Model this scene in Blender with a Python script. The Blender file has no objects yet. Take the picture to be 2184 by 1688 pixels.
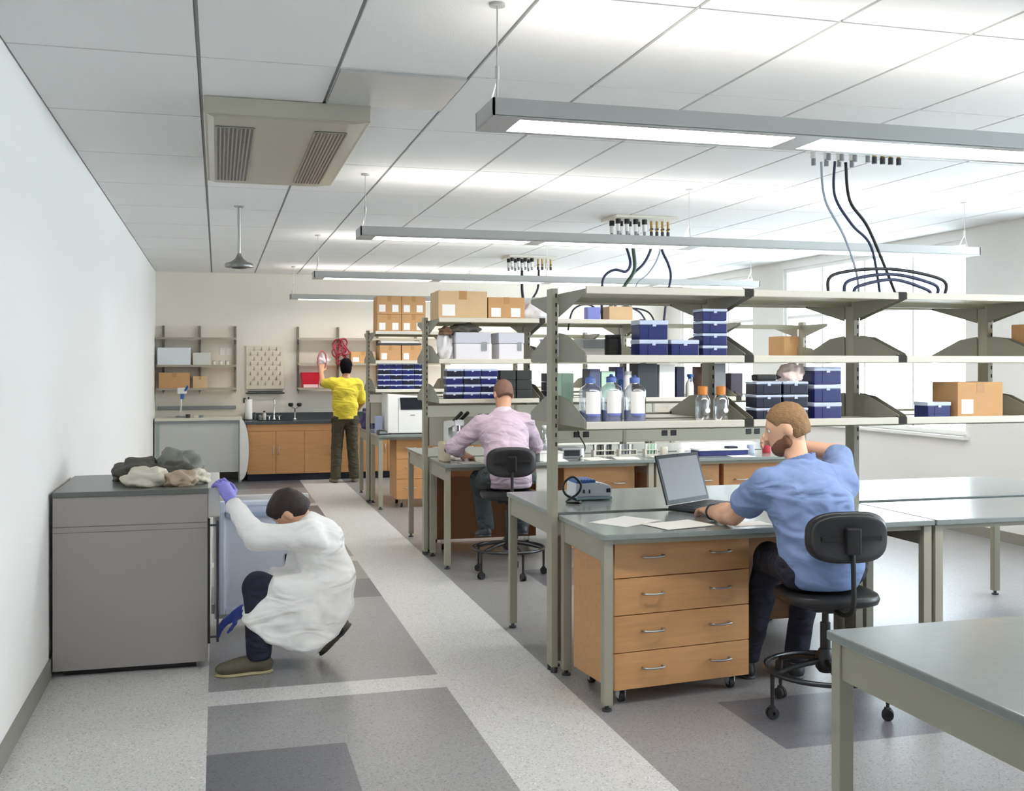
import bpy, bmesh, math, random
import numpy as np
from mathutils import Vector, Matrix, Euler
random.seed(7)
PI = math.pi
SC = bpy.context.scene
COL = SC.collection

# ------------------------------------------------------------------ camera
CAM_H = 1.66
cd = bpy.data.cameras.new('camera')
cd.sensor_fit = 'HORIZONTAL'; cd.sensor_width = 36.0
cd.lens = 2270.0 / 2184.0 * 36.0
cd.shift_y = -66.0 / 2184.0
cd.clip_start = 0.05; cd.clip_end = 200
cam = bpy.data.objects.new('camera', cd); COL.objects.link(cam)
cam.location = (0, 0, CAM_H)
cam.rotation_euler = (PI / 2, 0, -math.radians(15.464))
SC.camera = cam

# ------------------------------------------------------------------ world, exposure
w = bpy.data.worlds.new('daylight'); SC.world = w; w.use_nodes = True
bg = w.node_tree.nodes['Background']
bg.inputs[0].default_value = (0.82, 0.91, 1.0, 1); bg.inputs[1].default_value = 7.0
vs = SC.view_settings
vs.view_transform = 'Standard'; vs.look = 'None'; vs.gamma = 1.0; vs.use_curve_mapping = False
vs.exposure = 1.2
SC.cycles.max_bounces = 10; SC.cycles.diffuse_bounces = 6; SC.cycles.transparent_max_bounces = 12
SC.cycles.sample_clamp_indirect = 6.0
SC.cycles.caustics_reflective = False; SC.cycles.caustics_refractive = False
LAMP_DOWN = 10.0       # strength of the pendant diffusers
LAMP_UP = 2.5         # strength of the uplight glass on the pendants

# ------------------------------------------------------------------ materials
def lin(h):
    h = h.lstrip('#'); r = [int(h[i:i+2], 16) / 255 for i in (0, 2, 4)]
    return tuple(c / 12.92 if c <= 0.04045 else ((c + 0.055) / 1.055) ** 2.4 for c in r) + (1,)
MATS = {}
def mat(name, color, rough=0.5, metal=0.0, bump=0.0, bscale=40.0, mottle=0.0, mscale=8.0, spec=0.5, emit=None, estr=0.0, coat=0.0, stretch=None, alpha=1.0, trans=0.0):
    """principled material with optional noise mottling and noise bump, in object coordinates"""
    if name in MATS: return MATS[name]
    m = bpy.data.materials.new(name); m.use_nodes = True
    nt = m.node_tree; N = nt.nodes; L = nt.links
    b = N['Principled BSDF']
    c = lin(color) if isinstance(color, str) else tuple(color) + (1,) * (4 - len(color))
    b.inputs['Base Color'].default_value = c
    b.inputs['Roughness'].default_value = rough; b.inputs['Metallic'].default_value = metal
    b.inputs['Specular IOR Level'].default_value = spec
    if coat: b.inputs['Coat Weight'].default_value = coat; b.inputs['Coat Roughness'].default_value = 0.15
    if trans: b.inputs['Transmission Weight'].default_value = trans
    if alpha < 1: b.inputs['Alpha'].default_value = alpha
    if emit: b.inputs['Emission Color'].default_value = lin(emit); b.inputs['Emission Strength'].default_value = estr
    if mottle or bump:
        tc = N.new('ShaderNodeTexCoord'); mp = N.new('ShaderNodeMapping'); L.new(tc.outputs['Object'], mp.inputs[0])
        if stretch: mp.inputs['Scale'].default_value = stretch
    if mottle:
        nz = N.new('ShaderNodeTexNoise'); nz.inputs['Scale'].default_value = mscale; nz.inputs['Detail'].default_value = 4
        L.new(mp.outputs[0], nz.inputs['Vector'])
        mx = N.new('ShaderNodeMix'); mx.data_type = 'RGBA'
        mx.inputs['A'].default_value = tuple(max(0, x * (1 - mottle)) for x in c[:3]) + (1,)
        mx.inputs['B'].default_value = tuple(min(1, x * (1 + mottle)) for x in c[:3]) + (1,)
        L.new(nz.outputs['Fac'], mx.inputs['Factor']); L.new(mx.outputs['Result'], b.inputs['Base Color'])
    if bump:
        n2 = N.new('ShaderNodeTexNoise'); n2.inputs['Scale'].default_value = bscale; n2.inputs['Detail'].default_value = 3
        L.new(mp.outputs[0], n2.inputs['Vector'])
        bp = N.new('ShaderNodeBump'); bp.inputs['Strength'].default_value = bump; bp.inputs['Distance'].default_value = 0.01
        L.new(n2.outputs['Fac'], bp.inputs['Height']); L.new(bp.outputs[0], b.inputs['Normal'])
    MATS[name] = m
    return m

def speckle(name, c, rough):
    """terrazzo-like sheet flooring: base colour with fine light and dark flecks"""
    m = mat(name, c, rough)
    nt = m.node_tree; N = nt.nodes; L = nt.links; b = N['Principled BSDF']
    tc = N.new('ShaderNodeTexCoord')
    v = N.new('ShaderNodeTexVoronoi'); v.inputs['Scale'].default_value = 150
    L.new(tc.outputs['Object'], v.inputs['Vector'])
    cr = N.new('ShaderNodeValToRGB'); cr.color_ramp.interpolation = 'CONSTANT'
    col = lin(c)[:3]
    def sh(k): return tuple(min(1, x * k) for x in col) + (1,)
    e = cr.color_ramp.elements
    e[0].position = 0; e[0].color = sh(0.70); e[1].position = 0.22; e[1].color = sh(1.0)
    q = e.new(0.62); q.color = sh(1.08); q = e.new(0.88); q.color = sh(1.35)
    L.new(v.outputs['Color'], cr.inputs[0])
    nz = N.new('ShaderNodeTexNoise'); nz.inputs['Scale'].default_value = 1.3
    L.new(tc.outputs['Object'], nz.inputs['Vector'])
    mp = N.new('ShaderNodeMapRange'); mp.inputs['To Min'].default_value = rough - 0.06; mp.inputs['To Max'].default_value = rough + 0.08
    L.new(nz.outputs['Fac'], mp.inputs['Value']); L.new(mp.outputs[0], b.inputs['Roughness'])
    L.new(cr.outputs[0], b.inputs['Base Color'])
    return m

def woodmat(name, c, dark=0.8):
    m = mat(name, c, 0.38)
    nt = m.node_tree; N = nt.nodes; L = nt.links; b = N['Principled BSDF']
    tc = N.new('ShaderNodeTexCoord'); mp = N.new('ShaderNodeMapping'); L.new(tc.outputs['Object'], mp.inputs[0])
    mp.inputs['Scale'].default_value = (1.2, 14, 14)
    nz = N.new('ShaderNodeTexNoise'); nz.inputs['Scale'].default_value = 3.0; nz.inputs['Detail'].default_value = 6
    nz.inputs['Distortion'].default_value = 0.6
    L.new(mp.outputs[0], nz.inputs['Vector'])
    col = lin(c)[:3]
    mx = N.new('ShaderNodeMix'); mx.data_type = 'RGBA'
    mx.inputs['A'].default_value = tuple(x * dark for x in col) + (1,); mx.inputs['B'].default_value = tuple(min(1, x * 1.12) for x in col) + (1,)
    L.new(nz.outputs['Fac'], mx.inputs['Factor']); L.new(mx.outputs['Result'], b.inputs['Base Color'])
    return m

def cloth(name, c, fold=0.55, scale=7.0, rough=0.88, mottle=0.06):
    """woven cloth: soft creases from a distorted noise plus a fine weave"""
    m = mat(name, c, rough, mottle=mottle, mscale=30)
    nt = m.node_tree; N = nt.nodes; L = nt.links; b = N['Principled BSDF']
    if b.inputs['Normal'].is_linked: return m
    tc = N.new('ShaderNodeTexCoord'); mp = N.new('ShaderNodeMapping'); L.new(tc.outputs['Object'], mp.inputs[0]); mp.inputs['Scale'].default_value = (1, 1, 2.1); mp.inputs['Rotation'].default_value = (0.35, 0.5, 0.2)
    n1 = N.new('ShaderNodeTexNoise'); n1.inputs['Scale'].default_value = scale; n1.inputs['Detail'].default_value = 1.5; n1.inputs['Distortion'].default_value = 0.7; L.new(mp.outputs[0], n1.inputs['Vector'])
    b1 = N.new('ShaderNodeBump'); b1.inputs['Strength'].default_value = fold; b1.inputs['Distance'].default_value = 0.06; L.new(n1.outputs['Fac'], b1.inputs['Height'])
    n2 = N.new('ShaderNodeTexNoise'); n2.inputs['Scale'].default_value = 260; L.new(tc.outputs['Object'], n2.inputs['Vector'])
    b2 = N.new('ShaderNodeBump'); b2.inputs['Strength'].default_value = 0.15; b2.inputs['Distance'].default_value = 0.004; L.new(n2.outputs['Fac'], b2.inputs['Height']); L.new(b1.outputs[0], b2.inputs['Normal'])
    L.new(b2.outputs[0], b.inputs['Normal'])
    return m
M_CEIL = mat('ceiling_tile', (0.76, 0.755, 0.745), 0.9, bump=0.15, bscale=160)
M_GAP = mat('ceiling_grid', (0.30, 0.30, 0.295), 0.7)
M_WALL = mat('wall_paint', '#ebe5da', 0.75, bump=0.05, bscale=90)
M_WALLW = mat('wall_paint_white', '#ebe9e6', 0.75, bump=0.05, bscale=90)
M_TRIM = mat('trim_paint', '#8a8780', 0.5)
M_FL = speckle('floor_light', '#cbcac8', 0.34)
M_FM = speckle('floor_mid', '#8f8e8e', 0.32)
M_FD = speckle('floor_dark', '#66656b', 0.34)
M_EPOXY = mat('epoxy_worktop', '#848b89', 0.22, mottle=0.08, mscale=25, coat=0.3)
M_EPOXYD = mat('epoxy_worktop_dark', '#4a5156', 0.25, mottle=0.08, mscale=25)
M_GRG = mat('greige_metal', '#9f9b8b', 0.42, mottle=0.03, mscale=3)
M_GRGD = mat('greige_metal_dark', '#86836f', 0.45)
M_SLOT = mat('slot_dark', '#2c2b28', 0.8)
M_WOOD = woodmat('maple_veneer', '#cf9a66')
M_WOODS = woodmat('shelf_maple', '#d9c3a0', 0.9)
M_WOODB = woodmat('maple_back_shaded', '#8a5f3c', 0.85)  # same maple, with the shade under the benches put into its colour
M_STEEL = mat('brushed_steel', '#b9b8b4', 0.32, 0.9)
M_CHROME = mat('chrome', '#d8d8d8', 0.14, 1.0)
M_ALU = mat('silver_paint', '#b5b6b4', 0.38, 0.25)
M_BLACK = mat('black_plastic', '#1b1b1d', 0.4)
M_BLKV = mat('black_vinyl', '#222225', 0.38, bump=0.1, bscale=120)
M_RUBBER = mat('rubber', '#26262a', 0.7)
M_WHITE = mat('white_plastic', '#eeedea', 0.35)
M_CREAM = mat('cream_plastic', '#dcd8cb', 0.45)
M_PAPER = mat('paper', '#f4f2ee', 0.8)
M_GREYP = mat('grey_plastic', '#8d9296', 0.45)
M_DGREY = mat('dark_grey_plastic', '#3d4145', 0.45)
M_NAVY = mat('navy_plastic', '#172062', 0.32, mottle=0.12, mscale=14)
M_NAVYD = mat('dark_navy_plastic', '#11142f', 0.35, mottle=0.12, mscale=14)
M_LID = mat('frosted_lid', '#c9d4ec', 0.3, alpha=0.9)
M_CARD = mat('cardboard', '#c69a6b', 0.85, mottle=0.08, mscale=10)
M_CARDL = mat('cardboard_pale', '#d3b48c', 0.85, mottle=0.08, mscale=10)
M_TAPE = mat('packing_tape', '#b58652', 0.4)
M_RED = mat('red_plastic', '#c0122a', 0.35)
M_PURPLE = mat('purple_nitrile', '#8784d6', 0.45, bump=0.1, bscale=60)
M_BLUEG = mat('blue_nitrile', '#4a5cb8', 0.45, bump=0.1, bscale=60)
M_GREEN = mat('pale_green_plastic', '#bfe0cb', 0.4)
M_BLUE = mat('blue_plastic', '#2f62a8', 0.35)
M_AMBER = mat('orange_cap', '#d98a3a', 0.4)
M_STAIN = mat('stainless_side', '#9b9592', 0.45, 0.0, mottle=0.03, mscale=4)
M_FRIDGE = mat('fridge_liner', '#e9effd', 0.35)
M_FRAME = mat('fridge_frame', '#d4d3d0', 0.4)

def glassmat(name, tint, gloss=0.12, rough=0.05):
    m = bpy.data.materials.new(name); m.use_nodes = True
    N = m.node_tree.nodes; L = m.node_tree.links; N.clear()
    o = N.new('ShaderNodeOutputMaterial'); t = N.new('ShaderNodeBsdfTransparent'); g = N.new('ShaderNodeBsdfGlossy')
    t.inputs[0].default_value = tuple(tint) + (1,); g.inputs['Roughness'].default_value = rough
    mx = N.new('ShaderNodeMixShader'); lw = N.new('ShaderNodeLayerWeight'); lw.inputs[0].default_value = 0.35
    mr = N.new('ShaderNodeMapRange'); mr.inputs['To Min'].default_value = gloss * 0.4; mr.inputs['To Max'].default_value = 0.8
    L.new(lw.outputs['Facing'], mr.inputs['Value']); L.new(mr.outputs[0], mx.inputs[0])
    L.new(t.outputs[0], mx.inputs[1]); L.new(g.outputs[0], mx.inputs[2]); L.new(mx.outputs[0], o.inputs[0])
    return m
M_PANE = glassmat('window_glass', (0.96, 0.98, 0.98))
M_BOTTLE = glassmat('clear_bottle', (0.90, 0.93, 0.96), 0.45, 0.12)
M_LIQ = mat('blue_liquid', '#9aa6e4', 0.15, alpha=0.75)
def emitmat(name, c, s, base=0.8):
    m = bpy.data.materials.new(name); m.use_nodes = True
    b = m.node_tree.nodes['Principled BSDF']; b.inputs['Base Color'].default_value = (base, base, base, 1)
    b.inputs['Emission Color'].default_value = lin(c); b.inputs['Emission Strength'].default_value = s
    return m
M_DIFF = emitmat('lamp_diffuser', '#fffaf4', LAMP_DOWN)
M_UP = emitmat('lamp_uplight', '#fff9f1', LAMP_UP)

# ------------------------------------------------------------------ mesh helpers
class MB:
    """collects shapes and links them as one mesh object"""
    def __init__(s): s.bm = bmesh.new(); s.mi = 0
    def _fin(s, faces):
        for f in faces: f.material_index = s.mi
    def box(s, x0, y0, z0, x1, y1, z1, bev=0.0, seg=2, rot=None, piv=None):
        if x1 < x0: x0, x1 = x1, x0
        if y1 < y0: y0, y1 = y1, y0
        if z1 < z0: z0, z1 = z1, z0
        vs_ = [s.bm.verts.new(p) for p in ((x0,y0,z0),(x1,y0,z0),(x1,y1,z0),(x0,y1,z0),(x0,y0,z1),(x1,y0,z1),(x1,y1,z1),(x0,y1,z1))]
        fs = [s.bm.faces.new([vs_[i] for i in q]) for q in ((3,2,1,0),(4,5,6,7),(0,1,5,4),(1,2,6,5),(2,3,7,6),(3,0,4,7))]
        s._fin(fs)
        if bev > 0:
            b = min(bev, 0.49 * min(x1-x0, y1-y0, z1-z0))
            es = list({e for f in fs for e in f.edges})
            r = bmesh.ops.bevel(s.bm, geom=es, offset=b, segments=seg, affect='EDGES', profile=0.5)
            vs_ = list({v for f in r['faces'] for v in f.verts} | {v for v in vs_ if v.is_valid})
            for f in {f for v in vs_ for f in v.link_faces}: f.material_index = s.mi
        if rot is not None:
            p = Vector(piv) if piv else Vector(((x0+x1)/2, (y0+y1)/2, (z0+z1)/2))
            bmesh.ops.rotate(s.bm, cent=p, matrix=rot, verts=vs_)
        return s
    def cyl(s, p0, p1, r0, r1=None, n=16, caps=True):
        r1 = r0 if r1 is None else r1
        p0 = Vector(p0); p1 = Vector(p1); d = (p1 - p0).normalized()
        a = d.orthogonal().normalized(); b = d.cross(a)
        A = []; B = []
        for i in range(n):
            t = 2*PI*i/n; o = a*math.cos(t) + b*math.sin(t)
            A.append(s.bm.verts.new(p0 + o*r0)); B.append(s.bm.verts.new(p1 + o*r1))
        fs = [s.bm.faces.new((A[i], A[(i+1)%n], B[(i+1)%n], B[i])) for i in range(n)]
        if caps: fs += [s.bm.faces.new(A[::-1]), s.bm.faces.new(B)]
        s._fin(fs); return s
    def tube(s, pts, r, n=8, closed=False, sub=6):
        P = [Vector(p) for p in pts]
        if sub and len(P) > 2: P = spline(P, sub, closed)
        k = len(P); rings = []
        for i in range(k):
            t = (P[(i+1) % k] - P[i-1]) if closed else (P[min(i+1,k-1)] - P[max(i-1,0)])
            t.normalize()
            if i == 0: a = t.orthogonal().normalized()
            else:
                a = a - t*a.dot(t)
                a = a.normalized() if a.length > 1e-6 else t.orthogonal().normalized()
            b = t.cross(a)
            rr = r[min(i*len(r)//k, len(r)-1)] if isinstance(r, (list, tuple)) else r
            rings.append([s.bm.verts.new(P[i] + (a*math.cos(2*PI*j/n) + b*math.sin(2*PI*j/n))*rr) for j in range(n)])
        fs = []
        for i in range(k if closed else k-1):
            A = rings[i]; B = rings[(i+1) % k]
            fs += [s.bm.faces.new((A[j], A[(j+1)%n], B[(j+1)%n], B[j])) for j in range(n)]
        if not closed: fs += [s.bm.faces.new(rings[0][::-1]), s.bm.faces.new(rings[-1])]
        s._fin(fs); return s
    def lathe(s, prof, c=(0,0,0), n=24, axis='z', sx=1.0, sy=1.0):
        """prof: (radius, height) from bottom to top"""
        rings = []
        for r, h in prof:
            ring = []
            for j in range(n):
                t = 2*PI*j/n; x = max(r, 1e-5)*math.cos(t)*sx; y = max(r, 1e-5)*math.sin(t)*sy
                p = {'z': (x, y, h), 'y': (x, h, y), 'x': (h, x, y)}[axis]
                ring.append(s.bm.verts.new((p[0]+c[0], p[1]+c[1], p[2]+c[2])))
            rings.append(ring)
        fs = []
        for A, B in zip(rings, rings[1:]):
            fs += [s.bm.faces.new((A[j], A[(j+1)%n], B[(j+1)%n], B[j])) for j in range(n)]
        fs += [s.bm.faces.new(rings[0][::-1]), s.bm.faces.new(rings[-1])]
        s._fin(fs); return s
    def prism(s, poly, a0, a1, plane='yz', bev=0.0):
        """poly in the named plane, extruded along the remaining axis from a0 to a1"""
        def P(p, a): return {'yz': (a, p[0], p[1]), 'xz': (p[0], a, p[1]), 'xy': (p[0], p[1], a)}[plane]
        A = [s.bm.verts.new(P(p, a0)) for p in poly]; B = [s.bm.verts.new(P(p, a1)) for p in poly]
        n = len(poly)
        fs = [s.bm.faces.new(A[::-1]), s.bm.faces.new(B)] + [s.bm.faces.new((A[i], A[(i+1)%n], B[(i+1)%n], B[i])) for i in range(n)]
        s._fin(fs)
        if bev:
            es = list({e for f in fs[:2] for e in f.edges})
            r = bmesh.ops.bevel(s.bm, geom=es, offset=bev, segments=2, affect='EDGES')
            for f in r['faces']: f.material_index = s.mi
        return s
    def grid(s, fn, nu, nv, wrap=False):
        V = [[s.bm.verts.new(fn(i/nu, j/nv)) for j in range(nv+1)] for i in range(nu+1)]
        s._fin([s.bm.faces.new((V[i][j], V[i+1][j], V[i+1][j+1], V[i][j+1])) for i in range(nu) for j in range(nv)])
        return s
    def build(s, name, m, parent=None, smooth=False, auto=None, loc=None):
        bmesh.ops.recalc_face_normals(s.bm, faces=s.bm.faces[:])
        me = bpy.data.meshes.new(name); s.bm.to_mesh(me); s.bm.free()
        for x in (m if isinstance(m, (list, tuple)) else [m]): me.materials.append(x)
        if smooth or auto:
            for p in me.polygons: p.use_smooth = True
            if auto:
                me.set_sharp_from_angle(angle=math.radians(auto))
        o = bpy.data.objects.new(name, me); COL.objects.link(o)
        if parent: o.parent = parent
        if loc: o.location = loc
        return o

def spline(P, sub, closed=False):
    out = []; n = len(P)
    for i in range(n if closed else n-1):
        p0 = P[i-1] if (closed or i > 0) else P[0]; p1 = P[i]; p2 = P[(i+1) % n]; p3 = P[(i+2) % n] if (closed or i+2 < n) else P[-1]
        for k in range(sub):
            t = k/sub
            out.append(0.5*((2*p1) + (p2-p0)*t + (2*p0-5*p1+4*p2-p3)*t*t + (3*p1-p0-3*p2+p3)*t**3))
    if not closed: out.append(P[-1])
    return out

def tag(o, label, cat, group=None, kind=None):
    o['label'] = label
    if cat: o['category'] = cat
    if group: o['group'] = group
    if kind: o['kind'] = kind
    return o
def thing(name, label, cat, loc=(0,0,0), rz=0.0, group=None):
    o = bpy.data.objects.new(name, None); COL.objects.link(o)
    o.location = loc; o.rotation_euler = (0, 0, rz); o.empty_display_size = 0.1
    return tag(o, label, cat, group)
def struct(o, label):
    o['kind'] = 'structure'; o['label'] = label; o['category'] = 'structure'.replace('structure', o.name.split('_')[0].split('.')[0])
    return o
def dup(root, loc=None, rz=None, label=None, group=None):
    """copy a thing with copies of its parts and sub-parts"""
    def cp(o, parent):
        c = o.copy(); COL.objects.link(c)
        if parent: c.parent = parent
        for ch in [x for x in KIDS(o)]: cp(ch, c)
        return c
    r = cp(root, None)
    if loc is not None: r.location = loc
    if rz is not None: r.rotation_euler = (0, 0, rz)
    if label: r['label'] = label
    if group: r['group'] = group
    return r
def KIDS(o): return list(o.children)
def relabel(root, name, label):
    for c in KIDS(root):
        if c.name.startswith(name): c['label'] = label

# ------------------------------------------------------------------ room shell
X0, X1, Y0, Y1, ZC = -0.86, 7.1, -2.6, 16.1, 3.0
def floor():
    b = MB()
    xs = [X0, -0.045, 0.543, 1.137, 1.732, 2.365, 3.30, 4.9, X1]
    ys = [Y0, 0.3, 2.0, 4.11, 4.70, 4.77, 5.37, 5.60, 7.60, 8.26, 9.03, 9.26, 11.2, 12.7, 12.92, 14.6, Y1]
    def which(x, y):
        if x < -0.045: return 0
        if x < 1.137:
            if 5.37 < y < 5.60 or 9.03 < y < 9.26 or 12.7 < y < 12.92: return 0
            if y < 4.70 and x < 0.543: return 2
            if 7.60 < y < 8.26 or 11.2 < y < 12.7 or y > 14.6: return 2
            return 1
        if x < 1.732: return 0
        if x > 2.365 and (4.11 < y < 4.77 or 7.60 < y < 8.26 or 11.2 < y < 12.7) and x < 3.3: return 2
        return 1
    for i in range(len(xs)-1):
        for j in range(len(ys)-1):
            b.mi = which((xs[i]+xs[i+1])/2, (ys[j]+ys[j+1])/2)
            v = [b.bm.verts.new(p) for p in ((xs[i],ys[j],0),(xs[i+1],ys[j],0),(xs[i+1],ys[j+1],0),(xs[i],ys[j+1],0))]
            b._fin([b.bm.faces.new(v)])
    bmesh.ops.remove_doubles(b.bm, verts=b.bm.verts, dist=1e-5)
    o = b.build('floor', [M_FL, M_FM, M_FD])
    struct(o, 'speckled grey sheet floor inlaid with a pale walkway strip and darker rectangles')
floor()

def ceiling():
    b = MB(); g = 0.009
    xs = [-0.86, -0.08]
    while xs[-1] + 0.606 < X1: xs.append(xs[-1] + 0.606)
    xs.append(X1)
    ys = []; y = 4.83 - 1.163*7
    while y < Y1:
        if y > Y0: ys.append(y)
        y += 1.163
    ys = [Y0] + ys + [Y1]
    for i in range(len(xs)-1):
        for j in range(len(ys)-1):
            b.box(xs[i]+g, ys[j]+g*0.8, ZC, xs[i+1]-g, ys[j+1]-g*0.8, ZC+0.02)
    o = b.build('ceiling', M_CEIL); struct(o, 'white suspended tile ceiling above the whole laboratory')
    c = MB(); c.box(X0-0.1, Y0-0.1, ZC+0.011, X1+0.1, Y1+0.1, ZC+0.05)
    p = c.build('ceiling_grid_frame', M_GAP, o)
ceiling()

def walls():
    b = MB(); b.box(X0-0.12, Y1, 0, X1+0.12, Y1+0.12, ZC+0.05); struct(b.build('wall_back', M_WALL), 'pale beige end wall behind the sink counter and wall shelves')
    b = MB(); b.box(X0-0.12, Y0, 0, X0, Y1, ZC+0.05); struct(b.build('wall_left', M_WALLW), 'white side wall along the steel cabinet')
    b = MB(); b.box(X0-0.12, Y0-0.12, 0, X1+0.12, Y0, ZC+0.05); struct(b.build('wall_front', M_WALLW), 'white wall behind the viewer')
    b = MB()
    wins = [(-1.6, 0.6), (1.7, 4.2), (5.3, 7.8), (8.9, 12.42), (13.24, 15.6)]
    zs, zt = 0.95, 2.90
    b.box(X1, Y0, 0, X1+0.14, Y1, zs); b.box(X1, Y0, zt, X1+0.14, Y1, ZC+0.05)
    ys = [Y0] + [q for w_ in wins for q in w_] + [Y1]
    for i in range(0, len(ys), 2): b.box(X1, ys[i], zs, X1+0.14, ys[i+1], zt)
    struct(b.build('wall_right', M_WALLW), 'white window wall beyond the ends of the benches')
    for k, (a, c) in enumerate(wins):
        f = MB(); t = 0.05
        f.box(X1+0.03, a, zs, X1+0.10, a+t, zt); f.box(X1+0.03, c-t, zs, X1+0.10, c, zt)
        f.box(X1+0.03, a+t, zs, X1+0.10, c-t, zs+t); f.box(X1+0.03, a+t, zt-t, X1+0.10, c-t, zt)
        n = max(2, round((c-a)/0.85))
        for i in range(1, n):
            y = a + (c-a)*i/n; f.box(X1+0.035, y-0.02, zs+t, X1+0.095, y+0.02, zt-t)
        f.box(X1+0.04, a+t, 2.25, X1+0.09, c-t, 2.29)
        o = f.build('window_%d' % (k+1), M_WHITE); struct(o, 'white framed window in the side wall, pane group %s from the viewer' % ('first','second','third','fourth','fifth')[k])
        p = MB(); p.box(X1+0.062, a+t, zs+t, X1+0.068, c-t, zt-t); p.build('pane', M_PANE, o)
        s = MB(); s.box(X1-0.06, a-0.03, zs-0.03, X1+0.03, c+0.03, zs); s.build('sill', M_WHITE, o)
    b = MB(); b.box(X0, Y0, 0, X0+0.012, Y1, 0.1); struct(b.build('baseboard_left', M_TRIM), 'grey vinyl base along the white side wall')
    b = MB(); b.box(X1-0.012, Y0, 0, X1, Y1, 0.1); struct(b.build('baseboard_right', M_TRIM), 'grey vinyl base under the windows')
    b = MB(); b.box(X0+0.012, Y1-0.012, 0, X1-0.012, Y1, 0.1); struct(b.build('baseboard_back', M_TRIM), 'grey vinyl base along the end wall')
walls()
# ------------------------------------------------------------------ pendant lamps
def pendant_lamp(yc, label):
    r = thing('pendant_light', label, 'ceiling light', (0.95, yc, 2.55), 0, 'linear pendant lights over the aisles between benches')
    n = 4; P = 1.237; Lx = n*P + 0.10; hw = 0.132; h = 0.068
    b = MB()
    b.box(0, -hw, 0.004, Lx, -hw+0.008, h); b.box(0, hw-0.008, 0.004, Lx, hw, h)
    b.box(0, -hw, 0.004, 0.008, hw, h); b.box(Lx-0.008, -hw, 0.004, Lx, hw, h)
    b.box(0, -hw, 0, Lx, -hw+0.034, 0.006); b.box(0, hw-0.034, 0, Lx, hw, 0.006)
    for i in range(n+1):
        x0 = 0 if i == 0 else i*P - 0.005; x1 = 0.11 if i == 0 else (i*P + 0.11)
        b.box(x0, -hw+0.034, 0, min(x1, Lx), hw-0.034, 0.006)
    b.box(0.01, -hw+0.01, 0.03, Lx-0.01, hw-0.01, 0.036)
    b.build('housing', M_ALU, r)
    for i in range(n):
        d = MB(); d.box(i*P+0.11, -hw+0.034, 0.010, (i+1)*P-0.005, hw-0.034, 0.016); d.build('diffuser', M_DIFF, r)
    u = MB(); u.box(0.05, -hw+0.03, h-0.014, Lx-0.05, hw-0.03, h-0.008); u.build('uplight_glass', M_UP, r)
    for x in (0.05, Lx/2, Lx-0.05):
        c = MB(); c.tube([(x-0.02, -0.07, h-0.01), (x, 0, h+0.11), (x-0.02, 0.07, h-0.01)], 0.0045, 6, sub=0)
        c.cyl((x, 0, h+0.10), (x, 0, h+0.15), 0.008); c.cyl((x, 0, h+0.15), (x, 0, 0.442), 0.0028, n=6); c.cyl((x, 0, 0.44), (x, 0, 0.45), 0.03)
        c.build('hanger', M_ALU, r)
    return r
for yc, lb in ((3.82, 'silver linear pendant light nearest the viewer, two white panels showing'), (7.48, 'silver linear pendant light second from the viewer, over the seated man in pink'),
               (11.14, 'silver linear pendant light third from the viewer'), (14.80, 'silver linear pendant light farthest away near the end wall')):
    pendant_lamp(yc, lb)

# ------------------------------------------------------------------ ceiling fittings
def air_unit():
    r = thing('ceiling_air_unit', 'metal ceiling air unit with two perforated grilles', 'air unit', (0, 0, 0))
    x0, x1, y0, y1, zb = -0.068, 0.766, 5.50, 7.53, 2.90
    b = MB()
    b.box(x0, y0, zb+0.012, x1, y1, 2.999, 0.006)
    b.prism([(x0+0.015, zb+0.013), (x1-0.015, zb+0.013), (x1-0.11, zb), (x0+0.05, zb)], y0+0.02, y1-0.02, 'xz')
    b.build('housing', mat('air_unit_paint', '#b3afa1', 0.35, 0.15), r)
    for gx0, gx1 in ((-0.006, 0.186), (0.50, 0.668)):
        g = MB(); g.mi = 0; g.box(gx0, 5.73, zb-0.002, gx1, 7.36, zb+0.0015)
        g.mi = 1
        nx, ny = 9, 70
        for i in range(nx+1):
            x = gx0 + (gx1-gx0)*i/nx; g.box(x-0.004, 5.73, zb-0.008, x+0.004, 7.36, zb-0.002)
        for j in range(ny+1):
            y = 5.73 + 1.63*j/ny; g.box(gx0, y-0.004, zb-0.0075, gx1, y+0.004, zb-0.002)
        g.build('grille', [mat('grille_void', '#33332f', 0.8), M_STEEL], r)
air_unit()
def access_panel():
    b = MB(); b.box(0.535, 4.842, 2.985, 1.123, 5.46, 3.004, 0.003)
    tag(b.build('ceiling_access_panel', mat('access_panel_steel', '#c2c2c1', 0.25, 0.3)), 'grey metal access panel set in the ceiling beside the first pendant light', 'ceiling panel')
access_panel()
def emergency_shower():
    r = thing('emergency_shower', 'emergency shower head hanging on a steel stem by the aisle', 'shower head', (0.176, 9.29, 2.48))
    b = MB(); b.cyl((0,0,0.09), (0,0,0.52), 0.014); b.build('stem', M_STEEL, r)
    b = MB(); b.lathe([(0.03,0.505),(0.045,0.518),(0.045,0.52)], n=20); b.build('ceiling_flange', M_STEEL, r, True)
    b = MB(); b.lathe([(0.10,0.0),(0.118,0.004),(0.122,0.022),(0.112,0.036),(0.07,0.05),(0.035,0.075),(0.022,0.10),(0.016,0.12)], n=28); b.build('shower_bell', mat('bell_steel','#8f8f8c',0.35,0.85), r, auto=50)
    b = MB(); b.lathe([(0.06,-0.006),(0.062,0.0),(0.062,0.002)], n=24); b.build('spray_plate', M_SLOT, r)
emergency_shower()
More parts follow.
